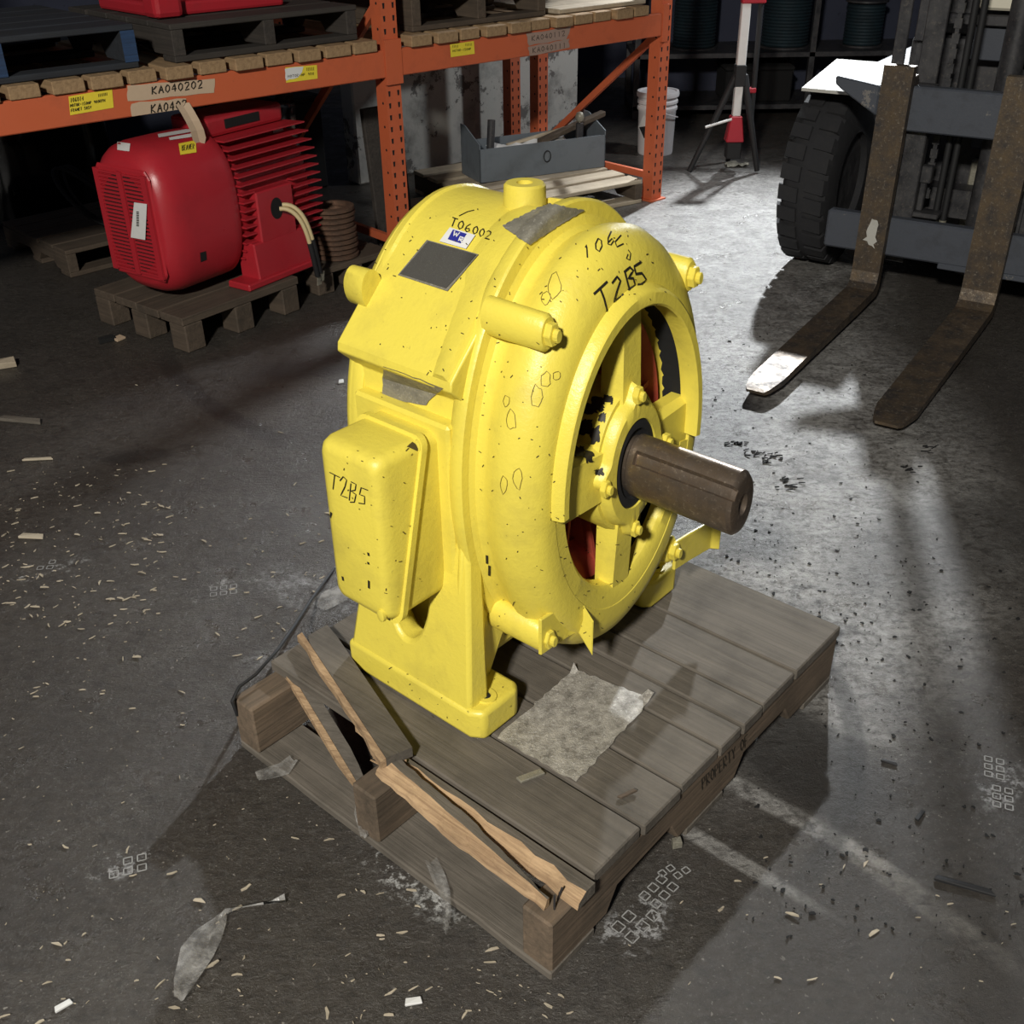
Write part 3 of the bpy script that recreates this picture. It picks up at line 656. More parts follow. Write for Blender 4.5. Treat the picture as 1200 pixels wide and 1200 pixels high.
for x, y, rx, ry in ((594, 470, 4, 6), (600, 492, 5, 12), (607, 560, 5, 12), (591, 567, 4, 11), (629, 465, 6, 13), (639, 445, 6, 9), (652, 440, 5, 5), (650, 335, 8, 14), (640, 350, 5, 8)):
    c = ringpx(x, y, rx, ry); lines.append(c+[c[0]])
ribbon('peeled_outline', bvM, lines, .0010, flat('old_paint_edge', (.22, .16, .025), .6), mot, .002, 3)
dk = []
for x, y, l in ((571, 650, 10), (574, 662, 12), (389, 600, 6), (432, 647, 4), (432, 658, 3), (433, 680, 9), (402, 675, 5)):
    dk.append([(x, y), (x+random.uniform(-1, 2), y+l)])
ribbon('paint_chip_mark', bvM, dk[:2], .005, INK, mot, .002, 2)
ribbon('paint_chip_mark', bvC, dk[2:], .005, INK, cover, .002, 2)
bvH = surf([c for c in mot.children if c.name.startswith(('spider_arm', 'bearing_cap'))])
grease = flat('black_grease', (.018, .015, .01), .45)
for x, y, rx, ry in ((690, 480, 9, 7), (700, 474, 7, 8), (686, 500, 8, 9), (698, 510, 6, 10), (676, 530, 9, 6), (690, 535, 6, 6), (706, 490, 5, 6), (712, 468, 6, 5), (700, 553, 6, 4), (740, 700, 5, 6), (742, 690, 3, 8)):
    q = [(x+rx*sx*random.uniform(.6, 1.2), y+ry*sy*random.uniform(.6, 1.2)) for sx, sy in ((-1, -1), (1, -1), (1, 1), (-1, 1))]
    patch('grease_smear', bvH, q, grease, mot, 7, 7, .002, 1.6)
GRIME_SHADE = flat('grime_and_shade', (.07, .05, .012), .7)
bvA = surf([c for c in mot.children if c.type == 'MESH'] + [cover])
sp_ = []
rs = random.Random(11)
for (x0, x1, y0, y1, k) in ((440, 600, 240, 470, 60), (590, 800, 270, 360, 40), (400, 500, 520, 700, 40), (560, 650, 400, 720, 50), (450, 600, 720, 850, 90), (640, 760, 600, 750, 60)):
    for _ in range(k):
        x, y = rs.uniform(x0, x1), rs.uniform(y0, y1); l = rs.uniform(1, 4); sp_.append([(x, y), (x+rs.uniform(-l, l), y+rs.uniform(-l, l))])
ribbon('dirt_fleck', bvA, sp_, .0016, GRIME_SHADE, mot, .002, 3)
patch('painted_recess_shade', surf([cover]), [(476, 524), (490, 513), (494, 520), (492, 530)], GRIME_SHADE, cover, 4, 4, .002)  # dark patch paints the shade in the cover's corner recess
scr = patch('screen_mesh', surf([fr]), [(450, 428), (520, 454), (500, 474), (450, 466)], GAL, mot, 8, 5, .003, 1)

# ------------------------------------------------------------------ pallet rack
def pallet_rack():
    rk = thing('pallet_rack', 'orange steel pallet rack with two bays of wooden decking', 'rack', A_, ROTR)
    def post(r, n, h=2.3):
        m_ = M(); w, dpt, t = .080, .075, .004
        pr = [(-w/2, 0), (w/2, 0), (w/2, dpt), (w/2-.02, dpt), (w/2-.02, dpt-t), (w/2-t, dpt-t), (w/2-t, t), (-w/2+t, t), (-w/2+t, dpt-t), (-w/2+.02, dpt-t), (-w/2+.02, dpt), (-w/2, dpt)]
        m_.prism(pr, lambda x, y: (r+x, n+y, 0), lambda x, y: (r+x, n+y, h))
        p = obj('upright', m_, ORG, rk)
        obj('foot_plate', M().box(r-.06, r+.06, n-.02, n+dpt+.02, 0, .008), ORG, p)
        sl = M()
        for k in range(int(h/.05)):
            for x in (-.024, .024):
                z = .04+k*.05; sl.hexa([(r+x-.004, n-.0006, z), (r+x+.004, n-.0006, z), (r+x+.004, n+.001, z), (r+x-.004, n+.001, z), (r+x-.006, n-.0006, z+.022), (r+x+.006, n-.0006, z+.022), (r+x+.006, n+.001, z+.022), (r+x-.006, n+.001, z+.022)])
            for q in (.03,):
                z = .06+k*.1
                if z < h: sl.prism([(.006*cos(pi/4*i), .006*sin(pi/4*i)) for i in range(8)], lambda y, zz: (r-w/2-.0006, n+q+y, z+zz), lambda y, zz: (r-w/2+.001, n+q+y, z+zz))
        stuff(obj('slot_row', sl, VOID, p))
        return p
    for r in (0, 1.783):
        post(r, 0); post(r, .95)
        def brace(y0, z0, y1, z1, w_=.018):
            a = Vector((r, y0, z0)); c = Vector((r, y1, z1)); d_ = (c-a); t = d_.normalized(); q = Vector((0, -t.z, t.y))*w_
            obj('frame_brace', M().obox((a+c)/2, d_/2, q, (.012, 0, 0)), ORG, rk)
        for z in (.13, 1.2, 2.1): brace(.07, z, .96, z)
        brace(.07, .86 if r else 1.16, .96, .16 if r else .40); brace(.96, .95 if r else 1.2, .07, 1.8)
    post(-2.45, 0); post(-2.45, .95); post(1.80, 1.22, 2.3)
    beams = []
    for r0, r1 in ((-2.40, -.042), (.042, 1.741)):
        for n, nm in ((-.012, 'front_beam'), (.955, 'rear_beam')):
            m_ = M().prism([(0, .87), (.045, .87), (.045, .955), (.030, .955), (.030, .98), (0, .98)] if n < .5 else [(.02, .87), (.065, .87), (.065, .98), (.035, .98), (.035, .955), (.02, .955)], lambda y, z: (r0, n+y, z), lambda y, z: (r1, n+y, z))
            bm_ = obj(nm, m_, ORG, rk, bevel=.004)
            if n < 0: beams.append(bm_)
            for rr, s_ in ((r0, -1), (r1, 1)):
                obj('beam_connector', M().box(rr-.002 if s_ > 0 else rr-.042, rr+.042 if s_ > 0 else rr+.002, n-.005 if n < .5 else n+.05, n+.011 if n < .5 else n+.075, .84, 1.02), ORG, bm_)
    return rk, beams
rack, beams = pallet_rack()
# decking planks: each lies loose on the beams
def deck_plank(r0, r1, k, label):
    m_ = M().box(-(r1-r0)/2, (r1-r0)/2, -.52, .52, 0, .045)
    o = obj('decking_plank', m_, WPY, bevel=.003); o.location = RN((r0+r1)/2, .49+random.uniform(-.012, .012), .981); o.rotation_euler = (0, 0, ROTR+random.uniform(-.008, .008))
    tag(o, label, 'plank', 'decking planks across the rack beams'); return o
x = -2.33; k = 0
while x < -.16:
    c = x+.06
    deck_plank(x, x+.118+random.uniform(-.012, .008), k, 'rough brown decking plank on the orange beams under the dark blue pallet' if c < -1.12 else 'rough brown decking plank on the orange beams between the blue and the grey pallet' if c < -.98 else 'rough brown decking plank on the orange beams under the worn dark grey pallet'); x += .142; k += 1
x = .09
while x < 1.60:
    deck_plank(x, x+.118+random.uniform(-.012, .008), k, 'rough brown decking plank on the orange beams under the brown pallet of the corner bay' if x+.06 < .96 else 'rough brown decking plank on the orange beams under the pale boards'); x += .142; k += 1
bvB = surf(beams)
def beamtag(label, px, lines, group=None, fold=False):
    t = thing('beam_label', label, 'label', RN(0, -.013, .9), ROTR)
    return t
def label_on_beam(nm, label, px, mat, strokes, wd=.0022, cat='label', base=None, wob=0, extra=None):
    c = sum((Vector(p) for p in px), Vector((0, 0)))/4; h = cast(bvB, *c)
    t = thing(nm, label, cat, h[0], ROTR)
    patch('label_sheet', bvB, px, mat, t, 6, 4, .002, wob)
    if strokes: ribbon('lettering', bvB, strokes, wd, INK, t, .0032, 3)
    if extra: extra(t)
    return t
def bars(x, y, n, dx, dy, hh): return [[(x+i*dx, y+i*dy), (x+i*dx+.3, y+i*dy+hh)] for i in range(n)]
label_on_beam('beam_label', 'bright yellow label reading 106014 on the orange beam', [(80, 113), (131, 104), (133, 126), (82, 135)], YLAB,
   write('106014', (82, 120), (2.7, -.45), (0, -5), .7)+write('MOTOR-150HP 900RPM', (82, 125.5), (2.3, -.36), (0, -3.4), .65)+write('FRAMET 505V', (83, 131), (2.2, -.36), (0, -3.4), .65)+bars(115, 110, 7, 1.6, -.3, 3.5), .0022)
label_on_beam('beam_label', 'half torn white and yellow label beside the rack upright', [(334, 79), (371, 76), (372, 92), (335, 97)], YLAB, bars(359, 79, 6, 1.6, -.1, 4)+write('MOTOR-HP 900', (337, 91), (2.6, -.3), (0, -3), .65), .002,
   extra=lambda t: patch('torn_white_layer', bvB, [(334, 80), (356, 78), (352, 88), (335, 95)], WHITE, t, 4, 3, .003, 1))
label_on_beam('beam_label', 'small yellow label on the beam above the yellow motor', [(527, 52), (555, 48), (556, 63), (528, 67)], YLAB, bars(530, 53, 5, 1.5, -.1, 3)+bars(545, 51, 6, 1.4, -.1, 3)+write('MOTOR-150HP', (530, 61), (2, -.25), (0, -2.6), .65), .002)
label_on_beam('tape_label', 'upper strip of beige paper tape hand lettered KA040202', [(148, 101), (252, 92), (250, 109), (150, 119)], KRAFT, write('KA040202', (178, 110.5), (7.6, -1.0), (0, -9), .72), .005, 'tape', wob=1)
def flap(t):
    h0 = cast(bvB, 213, 121)[0]; inv_ = mat4(t).inverted(); P = []
    for i in range(6):
        z = h0 - Vector((0, 0, 1))*(.034*i) + R_*(.012*i*(1 if i < 4 else .9)); off = N_*(-.006-.016*sin(i*.7)*.9)
        w_ = .028 if i < 5 else .008
        P.append([inv_ @ (z+off-R_*w_), inv_ @ (z+off+N_*.006), inv_ @ (z+off+R_*w_)])
    obj('torn_flap', M().grid(P), KRAFT, t)
label_on_beam('tape_label', 'lower torn strip of beige paper tape hand lettered KA0402 with a hanging flap', [(153, 121), (218, 115), (219, 131), (155, 141)], KRAFT, write('KA0402', (177, 132.5), (7.2, -1.0), (0, -10), .72), .005, 'tape', wob=1, extra=flap)
label_on_beam('tape_label', 'upper strip of faded brown paper tape on the bay above the tool tray', [(617, 40), (670, 31), (663, 46), (619, 53)], DKTAPE, write('KA040112', (623, 48), (5, -.8), (0, -6), .7), .003, 'tape', wob=1)
label_on_beam('tape_label', 'lower strip of faded brown paper tape on the bay above the tool tray', [(618, 54), (667, 46), (666, 60), (620, 66)], DKTAPE, write('KA040111', (624, 62), (5, -.8), (0, -6), .7), .003, 'tape', wob=1)

# ------------------------------------------------------------------ pallets (shared builder)
def make_pallet(name, label, loc, rotz, L, Wd, Ht, mats, boards=6, th=.022, group=None, ends=None, blocks=False, bottom=True, gap=.012):
    """x along the deck boards' cross direction: stringers run along y, boards along x"""
    t = thing(name, label, 'pallet', loc, rotz, group); mx, my = mats
    bw = (Wd-gap*(boards-1))/boards
    zb = th if bottom else 0
    for i in range(boards):
        obj('deck_board', M().box(random.uniform(-.008, .004), L+random.uniform(-.004, .008), i*(bw+gap), i*(bw+gap)+bw, Ht-th, Ht-random.uniform(0, .002)), mx, t, bevel=.003)
    sw = .05 if not blocks else .09
    for i in range(3):
        x0 = i*(L-sw)/2
        if blocks:
            for j in range(3):
                y0 = j*(Wd-.1)/2; obj('block', M().box(x0, x0+sw, y0, y0+.1, zb, Ht-th), my, t, bevel=.005)
        else:
            z0, z1 = zb, Ht-th; y = [0, .18*Wd, .22*Wd, .42*Wd, .46*Wd, .54*Wd, .58*Wd, .78*Wd, .82*Wd, Wd]; d_ = (z1-z0)*.42
            pr = [(y[0], z0), (y[1], z0), (y[2], z0+d_), (y[3], z0+d_), (y[4], z0), (y[5], z0), (y[6], z0+d_), (y[7], z0+d_), (y[8], z0), (y[9], z0), (y[9], z1), (y[0], z1)]
            obj('stringer', M().prism(pr, lambda yy, z: (x0, yy, z), lambda yy, z: (x0+sw, yy, z)), my, t, bevel=.003)
    if bottom:
        for y0 in (0, (Wd-.1)/2, Wd-.1): obj('bottom_board', M().box(0, L, y0, y0+.1, 0, th), mx, t, bevel=.003)
    if ends:
        for x0 in ((0, (L-sw)/2, L-sw)): obj('painted_end', M().box(x0-.001, x0+sw+.001, -.003, .0, th, Ht-th), ends, t)
    return t
SHELF = 1.028
make_pallet('pallet', 'dark blue painted pallet resting on the rack decking', RN(-2.12, .03, SHELF), ROTR, 1.0, .9, .15, (BLUEW, BLUEW), 5, ends=BLUEM)
make_pallet('pallet', 'worn dark grey pallet under the red casting on the rack', RN(-.98, .02, SHELF), ROTR+.02, .84, .9, .135, (WDX, WDY), 5)
make_pallet('pallet', 'brown wooden pallet on the rack bay above the tool tray', RN(.16, .05, SHELF), ROTR, .80, .85, .15, (WBX, WBY), 5)
for i in range(6):
    o = obj('loose_board', M().box(0, .62, 0, .125, 0, .022), WPX, bevel=.003); o.location = RN(1.03+.02*(i % 2), .03+.14*i, SHELF+.001); o.rotation_euler = (0, 0, ROTR+random.uniform(-.006, .006))
    tag(o, 'pale board laid flat on the rack decking beside the corner upright', 'board', 'pale boards on the rack')
# red casting on the shelf
rc = thing('red_motor_base', 'glossy red machine base sitting on the worn dark pallet on the rack', 'machine', RN(-.94, .22, SHELF+.136), ROTR+.02)
obj('base_plate', M().box(0, .58, 0, .5, 0, .05), RED, rc, bevel=.012, seg=2)
obj('body', M().box(.05, .60, .10, .45, .05, .34), RED, rc, bevel=.04, seg=3)
obj('front_lug', M().box(-.02, .10, -.05, .06, 0, .09), RED, rc, bevel=.02, seg=2)
obj('end_drum', M().lathe([(.55, .02), (.55, .13), (.70, .13), (.73, .10), (.73, .01)], lambda x, a, h: (x, .25+a, .19+h), 32), RED, rc, smooth=40)
for x in (.15, .3, .45): obj('rib', M().box(x, x+.02, .06, .10, .05, .22), RED, rc, bevel=.004)

# ------------------------------------------------------------------ red motor on its pallet, under the rack
ANG = radians(52.12); PR0 = Vector((-1.28, 3.959, 0))
def RL(x, y, z=0): return PR0 + Vector((cos(ANG)*x-sin(ANG)*y, sin(ANG)*x+cos(ANG)*y, z))
make_pallet('pallet', 'brown block pallet under the red finned motor', RL(0, 0), ANG, .60, .60, .15, (WBX, WBY), 4, .035, blocks=True, bottom=False)
rm = thing('red_finned_motor', 'glossy red finned electric motor with slotted fan cover under the rack', 'motor', RL(.31, .28, .15), ANG+radians(4))
RZ, RAX, RK = .305, .325, .74
def rr(x, a, h): return (x-.3, RK*a, h+RAX)
def sq(x, r, t):   # slightly squared round
    return r*(1+.05*cos(4*t+pi))
cov = obj('fan_cover', M().lathe([(.385, .02), (.385, .300), (.375, .308), (.34, .309), (.12, .309), (.075, .300), (.045, .283), (.025, .26), (.016, .245), (.016, .02)], rr, 64, rf=sq), RED, rm, smooth=45)
gr = M()
gp = obj('grille_plate', M().prism([(-.235, -.20), (-.20, -.235), (.20, -.235), (.235, -.20), (.235, .20), (.20, .235), (-.20, .235), (-.235, .20)], lambda a, h: rr(.018, a*.93, h*.93), lambda a, h: rr(.009, a*.9, h*.9)), RED, rm, bevel=.003)
obj('grille_hollow', M().lathe([(.0085, .195), (.0075, .19), (.0075, .01)], rr, 40), VOID, gp)
for s_ in (-1, 1):
    for i in range(26):
        h = -.19+i*.0152
        obj('grille_bar', M().box(rr(.001, 0, 0)[0], rr(.0095, 0, 0)[0], RK*(s_*.10-.075), RK*(s_*.10+.075), h+RAX-.0042, h+RAX+.0042), RED, gp)
for y in (-.185, 0, .185): obj('grille_rib', M().box(rr(-.001, 0, 0)[0], rr(.0095, 0, 0)[0], RK*(y-.018), RK*(y+.018), RAX-.2, RAX+.2), RED, gp)
fr2 = obj('finned_frame', M().lathe([(.37, .02), (.37, .275), (.80, .275), (.82, .25), (.82, .02)], rr, 56), RED, rm, smooth=40)
for s_ in (-1, 1):
    for i in range(15):
        h = -.215+i*.0335; ro = sqrt(max(.0, .322**2-(h*.86)**2)); ri = sqrt(max(.0, .262**2-min(h*h, .06)))*.9
        x1 = .455 if (s_ < 0 and -.17 < h < .07) else .845
        m_ = M().hexa([rr(.388, s_*ri, h-.005), rr(x1-.03, s_*ri, h-.005), rr(x1-.03, s_*ri, h+.005), rr(.388, s_*ri, h+.005), rr(.388, s_*ro, h-.003), rr(x1, s_*(ro+.006), h-.003), rr(x1, s_*(ro+.006), h+.003), rr(.388, s_*ro, h+.003)])
        obj('cooling_fin', m_, RED, fr2)
        if x1 < .5:
            obj('cooling_fin', M().hexa([rr(.68, s_*ri, h-.005), rr(.815, s_*ri, h-.005), rr(.815, s_*ri, h+.005), rr(.68, s_*ri, h+.005), rr(.68, s_*ro, h-.003), rr(.845, s_*(ro+.006), h-.003), rr(.845, s_*(ro+.006), h+.003), rr(.68, s_*ro, h+.003)]), RED, fr2)
obj('lead_pad', M().box(rr(.45, 0, 0)[0], rr(.66, 0, 0)[0], -RK*.335, -RK*.22, RAX-.16, RAX+.05), RED, rm, bevel=.006)
obj('lead_hole', M().lathe([(0, .034), (.0015, .034), (.0015, .001)], lambda x, a, h: (rr(.555, 0, 0)[0]+a, -RK*.335-.0005-x, RAX-.035+h*1.3), 24), VOID, rm)
obj('top_hood', M().box(rr(.37, 0, 0)[0], rr(.80, 0, 0)[0], -RK*.14, RK*.14, RAX+.26, RAX+.335), RED, rm, bevel=.015, seg=2)
obj('top_recess', M().box(rr(.47, 0, 0)[0], rr(.66, 0, 0)[0], -RK*.145, -RK*.13, RAX+.285, RAX+.32), VOID, rm)
for s_ in (-1, 1):
    ftm = M().box(rr(.32, 0, 0)[0], rr(.74, 0, 0)[0], min(s_*RK*.37, s_*RK*.2), max(s_*RK*.37, s_*RK*.2), 0, .03)
    f_ = obj('foot', ftm, RED, rm, bevel=.006)
    obj('leg', M().prism([(-.35, -.31), (-.335, -.15), (-.2, -.15), (-.2, -.31)], lambda a, h: rr(.40, -s_*a, h), lambda a, h: rr(.735, -s_*a, h)), RED, f_, bevel=.006)
bvR = surf([cov, gp, fr2] + [c for c in rm.children if c.name.startswith(('lead_pad', 'top_hood'))])
bvG = surf([gp])
tg = patch('paper_tag', bvG, [(161, 236), (176, 238), (174, 280), (157, 277)], WHITE, rm, 4, 6, .016)
ribbon('barcode', bvG, [[(164, 247+i*2), (167, 247.3+i*2)] for i in range(9)], .004, INK, tg, .0175, 2)
patch('small_sticker', bvR, [(138, 167), (153, 169), (152, 178), (138, 176)], WHITE, rm, 3, 3, .003)
bl = patch('brand_label', bvR, [(209, 169), (229, 165), (230, 179), (211, 182)], YLAB, rm, 4, 3, .003)
ribbon('brand_lettering', bvR, write('BEAVER', (213, 177.5), (2.5, -.4), (0, -6), .7), .0024, INK, bl, .0045, 2)
patch('warning_strip', bvR, [(185, 158), (225, 151), (226, 155), (186, 162)], WHITE, rm, 6, 2, .003)
patch('warning_strip', bvR, [(198, 162), (225, 157), (226, 161), (199, 165)], WHITE, rm, 6, 2, .003)
patch('drain_hole', bvR, [(234, 296), (241, 294), (242, 304), (235, 307)], VOID, rm, 2, 2, .002)
patch('small_sticker', bvR, [(319, 152), (337, 149), (338, 154), (320, 157)], WHITE, rm, 3, 2, .003)
inv = mat4(rm).inverted()
h0 = rr(.555, -.34, -.035)
for i, (dx, dz) in enumerate(((0, 0), (.018, .012))):
    pts = []
    for k in range(13):
        t = k/12; pts.append((h0[0]+dx+.10*t**1.2+.01*sin(5*t), h0[1]-.015-.085*sin(pi*min(1, t*.62)), h0[2]+dz+.02*sin(pi*t*.9)-.27*t**1.7))
    ld = obj('lead_wire', M().tube(pts, .0095, 8), COPW, rm, smooth=60)
    obj('black_sleeve', M().tube([pts[9], pts[10], pts[11], pts[12], tuple(Vector(pts[12])*2-Vector(pts[11]))], .0115, 8), BLACK, ld, smooth=60)
    e = Vector(pts[12])*2-Vector(pts[11]); obj('terminal_lug', M().obox(e+Vector((.008, 0, -.02)), (.012, 0, 0), (0, .003, 0), (.004, 0, .02)), GAL, ld)

# second low pallet behind with looped cable
make_pallet('pallet', 'weathered brown pallet on the floor behind the red motor with looped cable on it', RN(-1.22, 1.02), ROTR+.06, .75, .72, .13, (WBX, WBY), 5)
cb = M(); pts = []
pc = RN(-.95, 1.3, .13)
for i in range(90):
    t = i/89*2*pi*3.2; pts.append((pc.x+.14*cos(t)*(1+.15*sin(.7*t)), pc.y+.06*sin(t)+.02*t/6, .131+.008+.14*(1-cos(t*1.0+.6))*(.6+.4*sin(.5*t)**2)))
tag(obj('cable_loop', cb.tube(pts, .008, 8), BLACK, smooth=60), 'black cable standing in loose loops on the weathered pallet', 'cable')
# rusty ring stack on a small block pallet
rp = RL(.0, .0)
make_pallet('pallet', 'small dark pallet under the stack of rusty rings', RN(-.50, -.02), ROTR+.05, .42, .5, .12, (WBX, WBY), 3, .03, blocks=True, bottom=False)
for i in range(10):
    o = obj('rusty_ring', M().lathe([(0, .088), (.004, .10), (.017, .10), (.021, .088), (.021, .07), (0, .07)], lambda x, a, h: (a, h, x), 32, close=True), RUST, smooth=40)
    o.location = RN(-.31+random.uniform(-.006, .006), .10+random.uniform(-.006, .006), .1205+i*.0235)
    tag(o, 'topmost rusty ribbed ring of the stack beside the red motor' if i == 9 else 'lowest rusty ribbed ring of the stack, lying on the small dark pallet' if i == 0 else 'rusty ribbed ring inside the stack beside the red motor', 'ring', 'stacked rusty rings')
# black film wrapped load in the dark bay
def lump(name, label, cat, loc, rz, sx, sy, sz, mat, k=.06, seed=0):
    rnd = random.Random(seed); n1_, n2_ = 22, 14; rows = []; ph = [rnd.uniform(0, 6) for _ in range(6)]
    for j in range(n2_+1):
        z = j/n2_; row = []
        for i in range(n1_):
            t = 2*pi*i/n1_; c_, s_ = cos(t), sin(t); e = 1/max(abs(c_), abs(s_))**.75
            q = 1+k*sin(5*t+ph[0]+3*z)+k*.8*sin(9*t-ph[1]+7*z)+k*.5*rnd.uniform(-1, 1)
            tp = 1 if z < .9 else sqrt(max(0, 1-((z-.9)/.12)**2))
            row.append((sx*c_*e*q*tp, sy*s_*e*q*tp, sz*z))
        rows.append(row+[row[0]])
    m_ = M().grid(rows); m_.add([p for p in rows[-1][:-1]], [tuple(range(n1_))])
    o = obj(name, m_, mat, smooth=70); o.location = loc; o.rotation_euler = (0, 0, rz); tag(o, label, cat); return o
lump('wrapped_load', 'load wrapped in wrinkled glossy black film behind the rusty rings', 'bundle', RN(-.34, .78, 0), ROTR, .22, .20, .80, FILM, .05, 3)
lump('wrapped_load', 'taller black wrapped load deep in the bay behind the red motor', 'bundle', RN(-.85, 2.35, 0), ROTR, .4, .3, .95, FILM, .04, 5)
o = obj('brown_panel', M().box(-.11, .11, -.015, .015, 0, .66), WDY, bevel=.004); o.location = RN(.24, .40, .0); o.rotation_euler = (-.10, 0, ROTR); tag(o, 'dark brown panel leaning upright beside the rack post', 'panel')
o = obj('black_crate', M().box(-.3, .3, -.2, .2, 0, .5).box(-.31, .31, -.21, .21, .5, .53), VOID, bevel=.01); o.location = RN(.30, 1.78, 0); o.rotation_euler = (0, 0, ROTR); tag(o, 'black crate in the dark behind the tool tray', 'crate')

# ------------------------------------------------------------------ tool tray and its pallet
TA = ROTR-radians(9)
tp = RN(1.68, .0)
ppos = tp - Vector((cos(TA), sin(TA), 0))*.95 + Vector((-sin(TA), cos(TA), 0))*.02
make_pallet('pallet', 'pale wooden pallet under the grey steel tool tray', ppos, TA, .95, .95, .13, (WPX, WBY), 6, .022, gap=.045)
TR = ROTR-radians(16); t0 = RN(.976, .598, .131)
tray = thing('tool_tray', 'grey painted steel tool tray with raised ends standing on the pale pallet', 'tray', t0, TR)
LT, DT = .80, .26
obj('front_panel', M().box(0, LT, 0, .006, 0, .18), GREYB, tray)
obj('back_panel', M().box(0, LT, DT-.006, DT, 0, .18), GREYB, tray)
obj('bottom_panel', M().box(.006, LT-.006, .006, DT-.006, 0, .006), GREYB, tray)
for x in (0, LT-.006):
    obj('end_panel', M().prism([(0, 0), (DT, 0), (DT, .275), (DT-.06, .275), (.0, .205)], lambda y, z: (x, y, z), lambda y, z: (x+.006, y, z)), GREYB, tray)
obj('weld_ring', M().lathe([(0, .034), (.003, .034), (.003, .027), (0, .027)], lambda x, a, h: (.42+a*.7, -.0005-x, .10+h), 24, close=True), BLACK, tray)
def inTray(x, y, z): return t0 + Vector((cos(TR)*x-sin(TR)*y, sin(TR)*x+cos(TR)*y, z))
o = obj('steel_pipe', M().tube([(0, 0, .004), (.02, .02, .30)], .022, 14), DARKM, smooth=40); o.location = inTray(.10, .10, .0075); tag(o, 'dark steel pipe standing at the tall end of the tool tray', 'pipe')
o = obj('timber_offcut', M().obox((0, 0, 0), (.22, .02, .055), (-.003, .025, 0), (0, 0, .014)), WBX, bevel=.003); o.location = inTray(.64, .12, .215); o.rotation_euler = (0, 0, TR); tag(o, 'brown timber offcut sticking up out of the tool tray', 'offcut')
o = obj('pale_stick', M().obox((0, 0, 0), (.2, 0, .03), (0, .012, 0), (0, 0, .008)), WPX, bevel=.002); o.location = inTray(.46, .2, .17); o.rotation_euler = (0, 0, TR); tag(o, 'thin pale stick lying in the tool tray', 'stick')
for i, (x, y, r, l) in enumerate(((.3, .1, .016, .22), (.5, .07, .02, .2), (.2, .19, .014, .16))):
    o = obj('steel_rod', M().tube([(-l/2, 0, r), (l/2, .02, r+.0)], r, 12), GAL, smooth=40); o.location = inTray(x, y, .125 if i < 2 else .0075); o.rotation_euler = (0, 0, TR+.1*i)
    if i < 2: o.location = inTray(x, y, .0075)
    tag(o, ['short bright steel rod lying in the middle of the tool tray', 'thicker steel rod lying beside the timber offcut in the tray', 'thin steel rod beside the standing pipe in the tray'][i], 'rod')
o = obj('white_rag', M().grid([[(.5*i/10-.25, .17*j/6-.085, .02*sin(i*1.3)*cos(j*1.1)+.02*random.random()) for j in range(7)] for i in range(11)]), WHITE, smooth=60); o.location = inTray(.38, .12, .135); o.rotation_euler = (0, 0, TR); tag(o, 'crumpled white paper filling the tool tray', 'paper')
cl = thing('clamp', 'small dark clamp with a pale knob standing in the tool tray', 'tool', inTray(.665, .07, .0075), TR)
obj('jaw', M().box(-.02, .02, -.012, .012, 0, .24), DARKM, cl, bevel=.004); obj('knob', M().lathe([(.25, .004), (.25, .02), (.275, .026), (.295, .018), (.30, .003)], lambda x, a, h: (a, h, x), 18), GAL, cl, smooth=50); obj('screw', M().tube([(0, 0, .24), (0, 0, .252)], .006, 8), GAL, cl)
o = obj('paper_sheet', M().grid([[(.26*i/6, .2*j/5, .002+.006*random.random()) for j in range(6)] for i in range(7)]), WHITE, smooth=60); o.location = RN(1.50, .56, .0); o.rotation_euler = (0, 0, TA); tag(o, 'white paper sheet on the floor behind the pale pallet', 'paper')
o = obj('white_board', M().box(0, .5, 0, .14, 0, .02), WPX, bevel=.002); o.location = RN(.52, .84, .002); o.rotation_euler = (0, 0, TA); tag(o, 'pale board lying on the floor between the brown panel and the tool tray', 'board')

# ------------------------------------------------------------------ bucket, stand, far shelves
bk = thing('plastic_bucket', 'white plastic pail with a black hazard diamond behind the rack corner', 'bucket', (.99, 7.28, 0), 0)
bo = obj('pail', M().lathe([(0, .006), (0, .112), (.01, .115), (.27, .122), (.28, .130), (.295, .130), (.30, .123), (.315, .123), (.32, .131), (.335, .131), (.34, .124), (.36, .126)], lambda x, a, h: (a, h, x), 40), BUCK, bk, smooth=40)
obj('lid', M().lathe([(.36, .02), (.36, .136), (.375, .138), (.392, .134), (.392, .118), (.386, .112), (.386, .01)], lambda x, a, h: (a, h, x), 40), BUCK, bk, smooth=40)
hp = [(.133*cos(t), .133*sin(t)-.012*sin((t+pi/2)), .31-.10*sin((t+2.2)/2.2*1.0)) for t in [-1.3+.13*i for i in range(14)]]
obj('handle', M().tube(hp, .004, 6), BUCK, bk, smooth=60)
bvK = surf([bo])
hz = patch('hazard_label', bvK, [(755, 134), (762, 147), (755.5, 164), (748, 149)], WHITE, bk, 5, 5, .002)
patch('hazard_black_half', bvK, [(749.5, 149), (761, 147), (755.5, 162), (755, 162)], BLACK, bk, 5, 4, .0035)
st = thing('folding_stand', 'black folding tripod stand with white post and red foot', 'stand', (1.40, 6.755, 0), 0)
obj('white_post', M().box(-.026, .026, -.026, .026, .615, .95), WHITE, st, bevel=.004)
obj('white_post', M().box(-.024, .024, -.024, .024, .33, .505), WHITE, st, bevel=.004)
obj('black_collar', M().box(-.032, .032, -.034, .034, .50, .62), BLACK, st, bevel=.004)
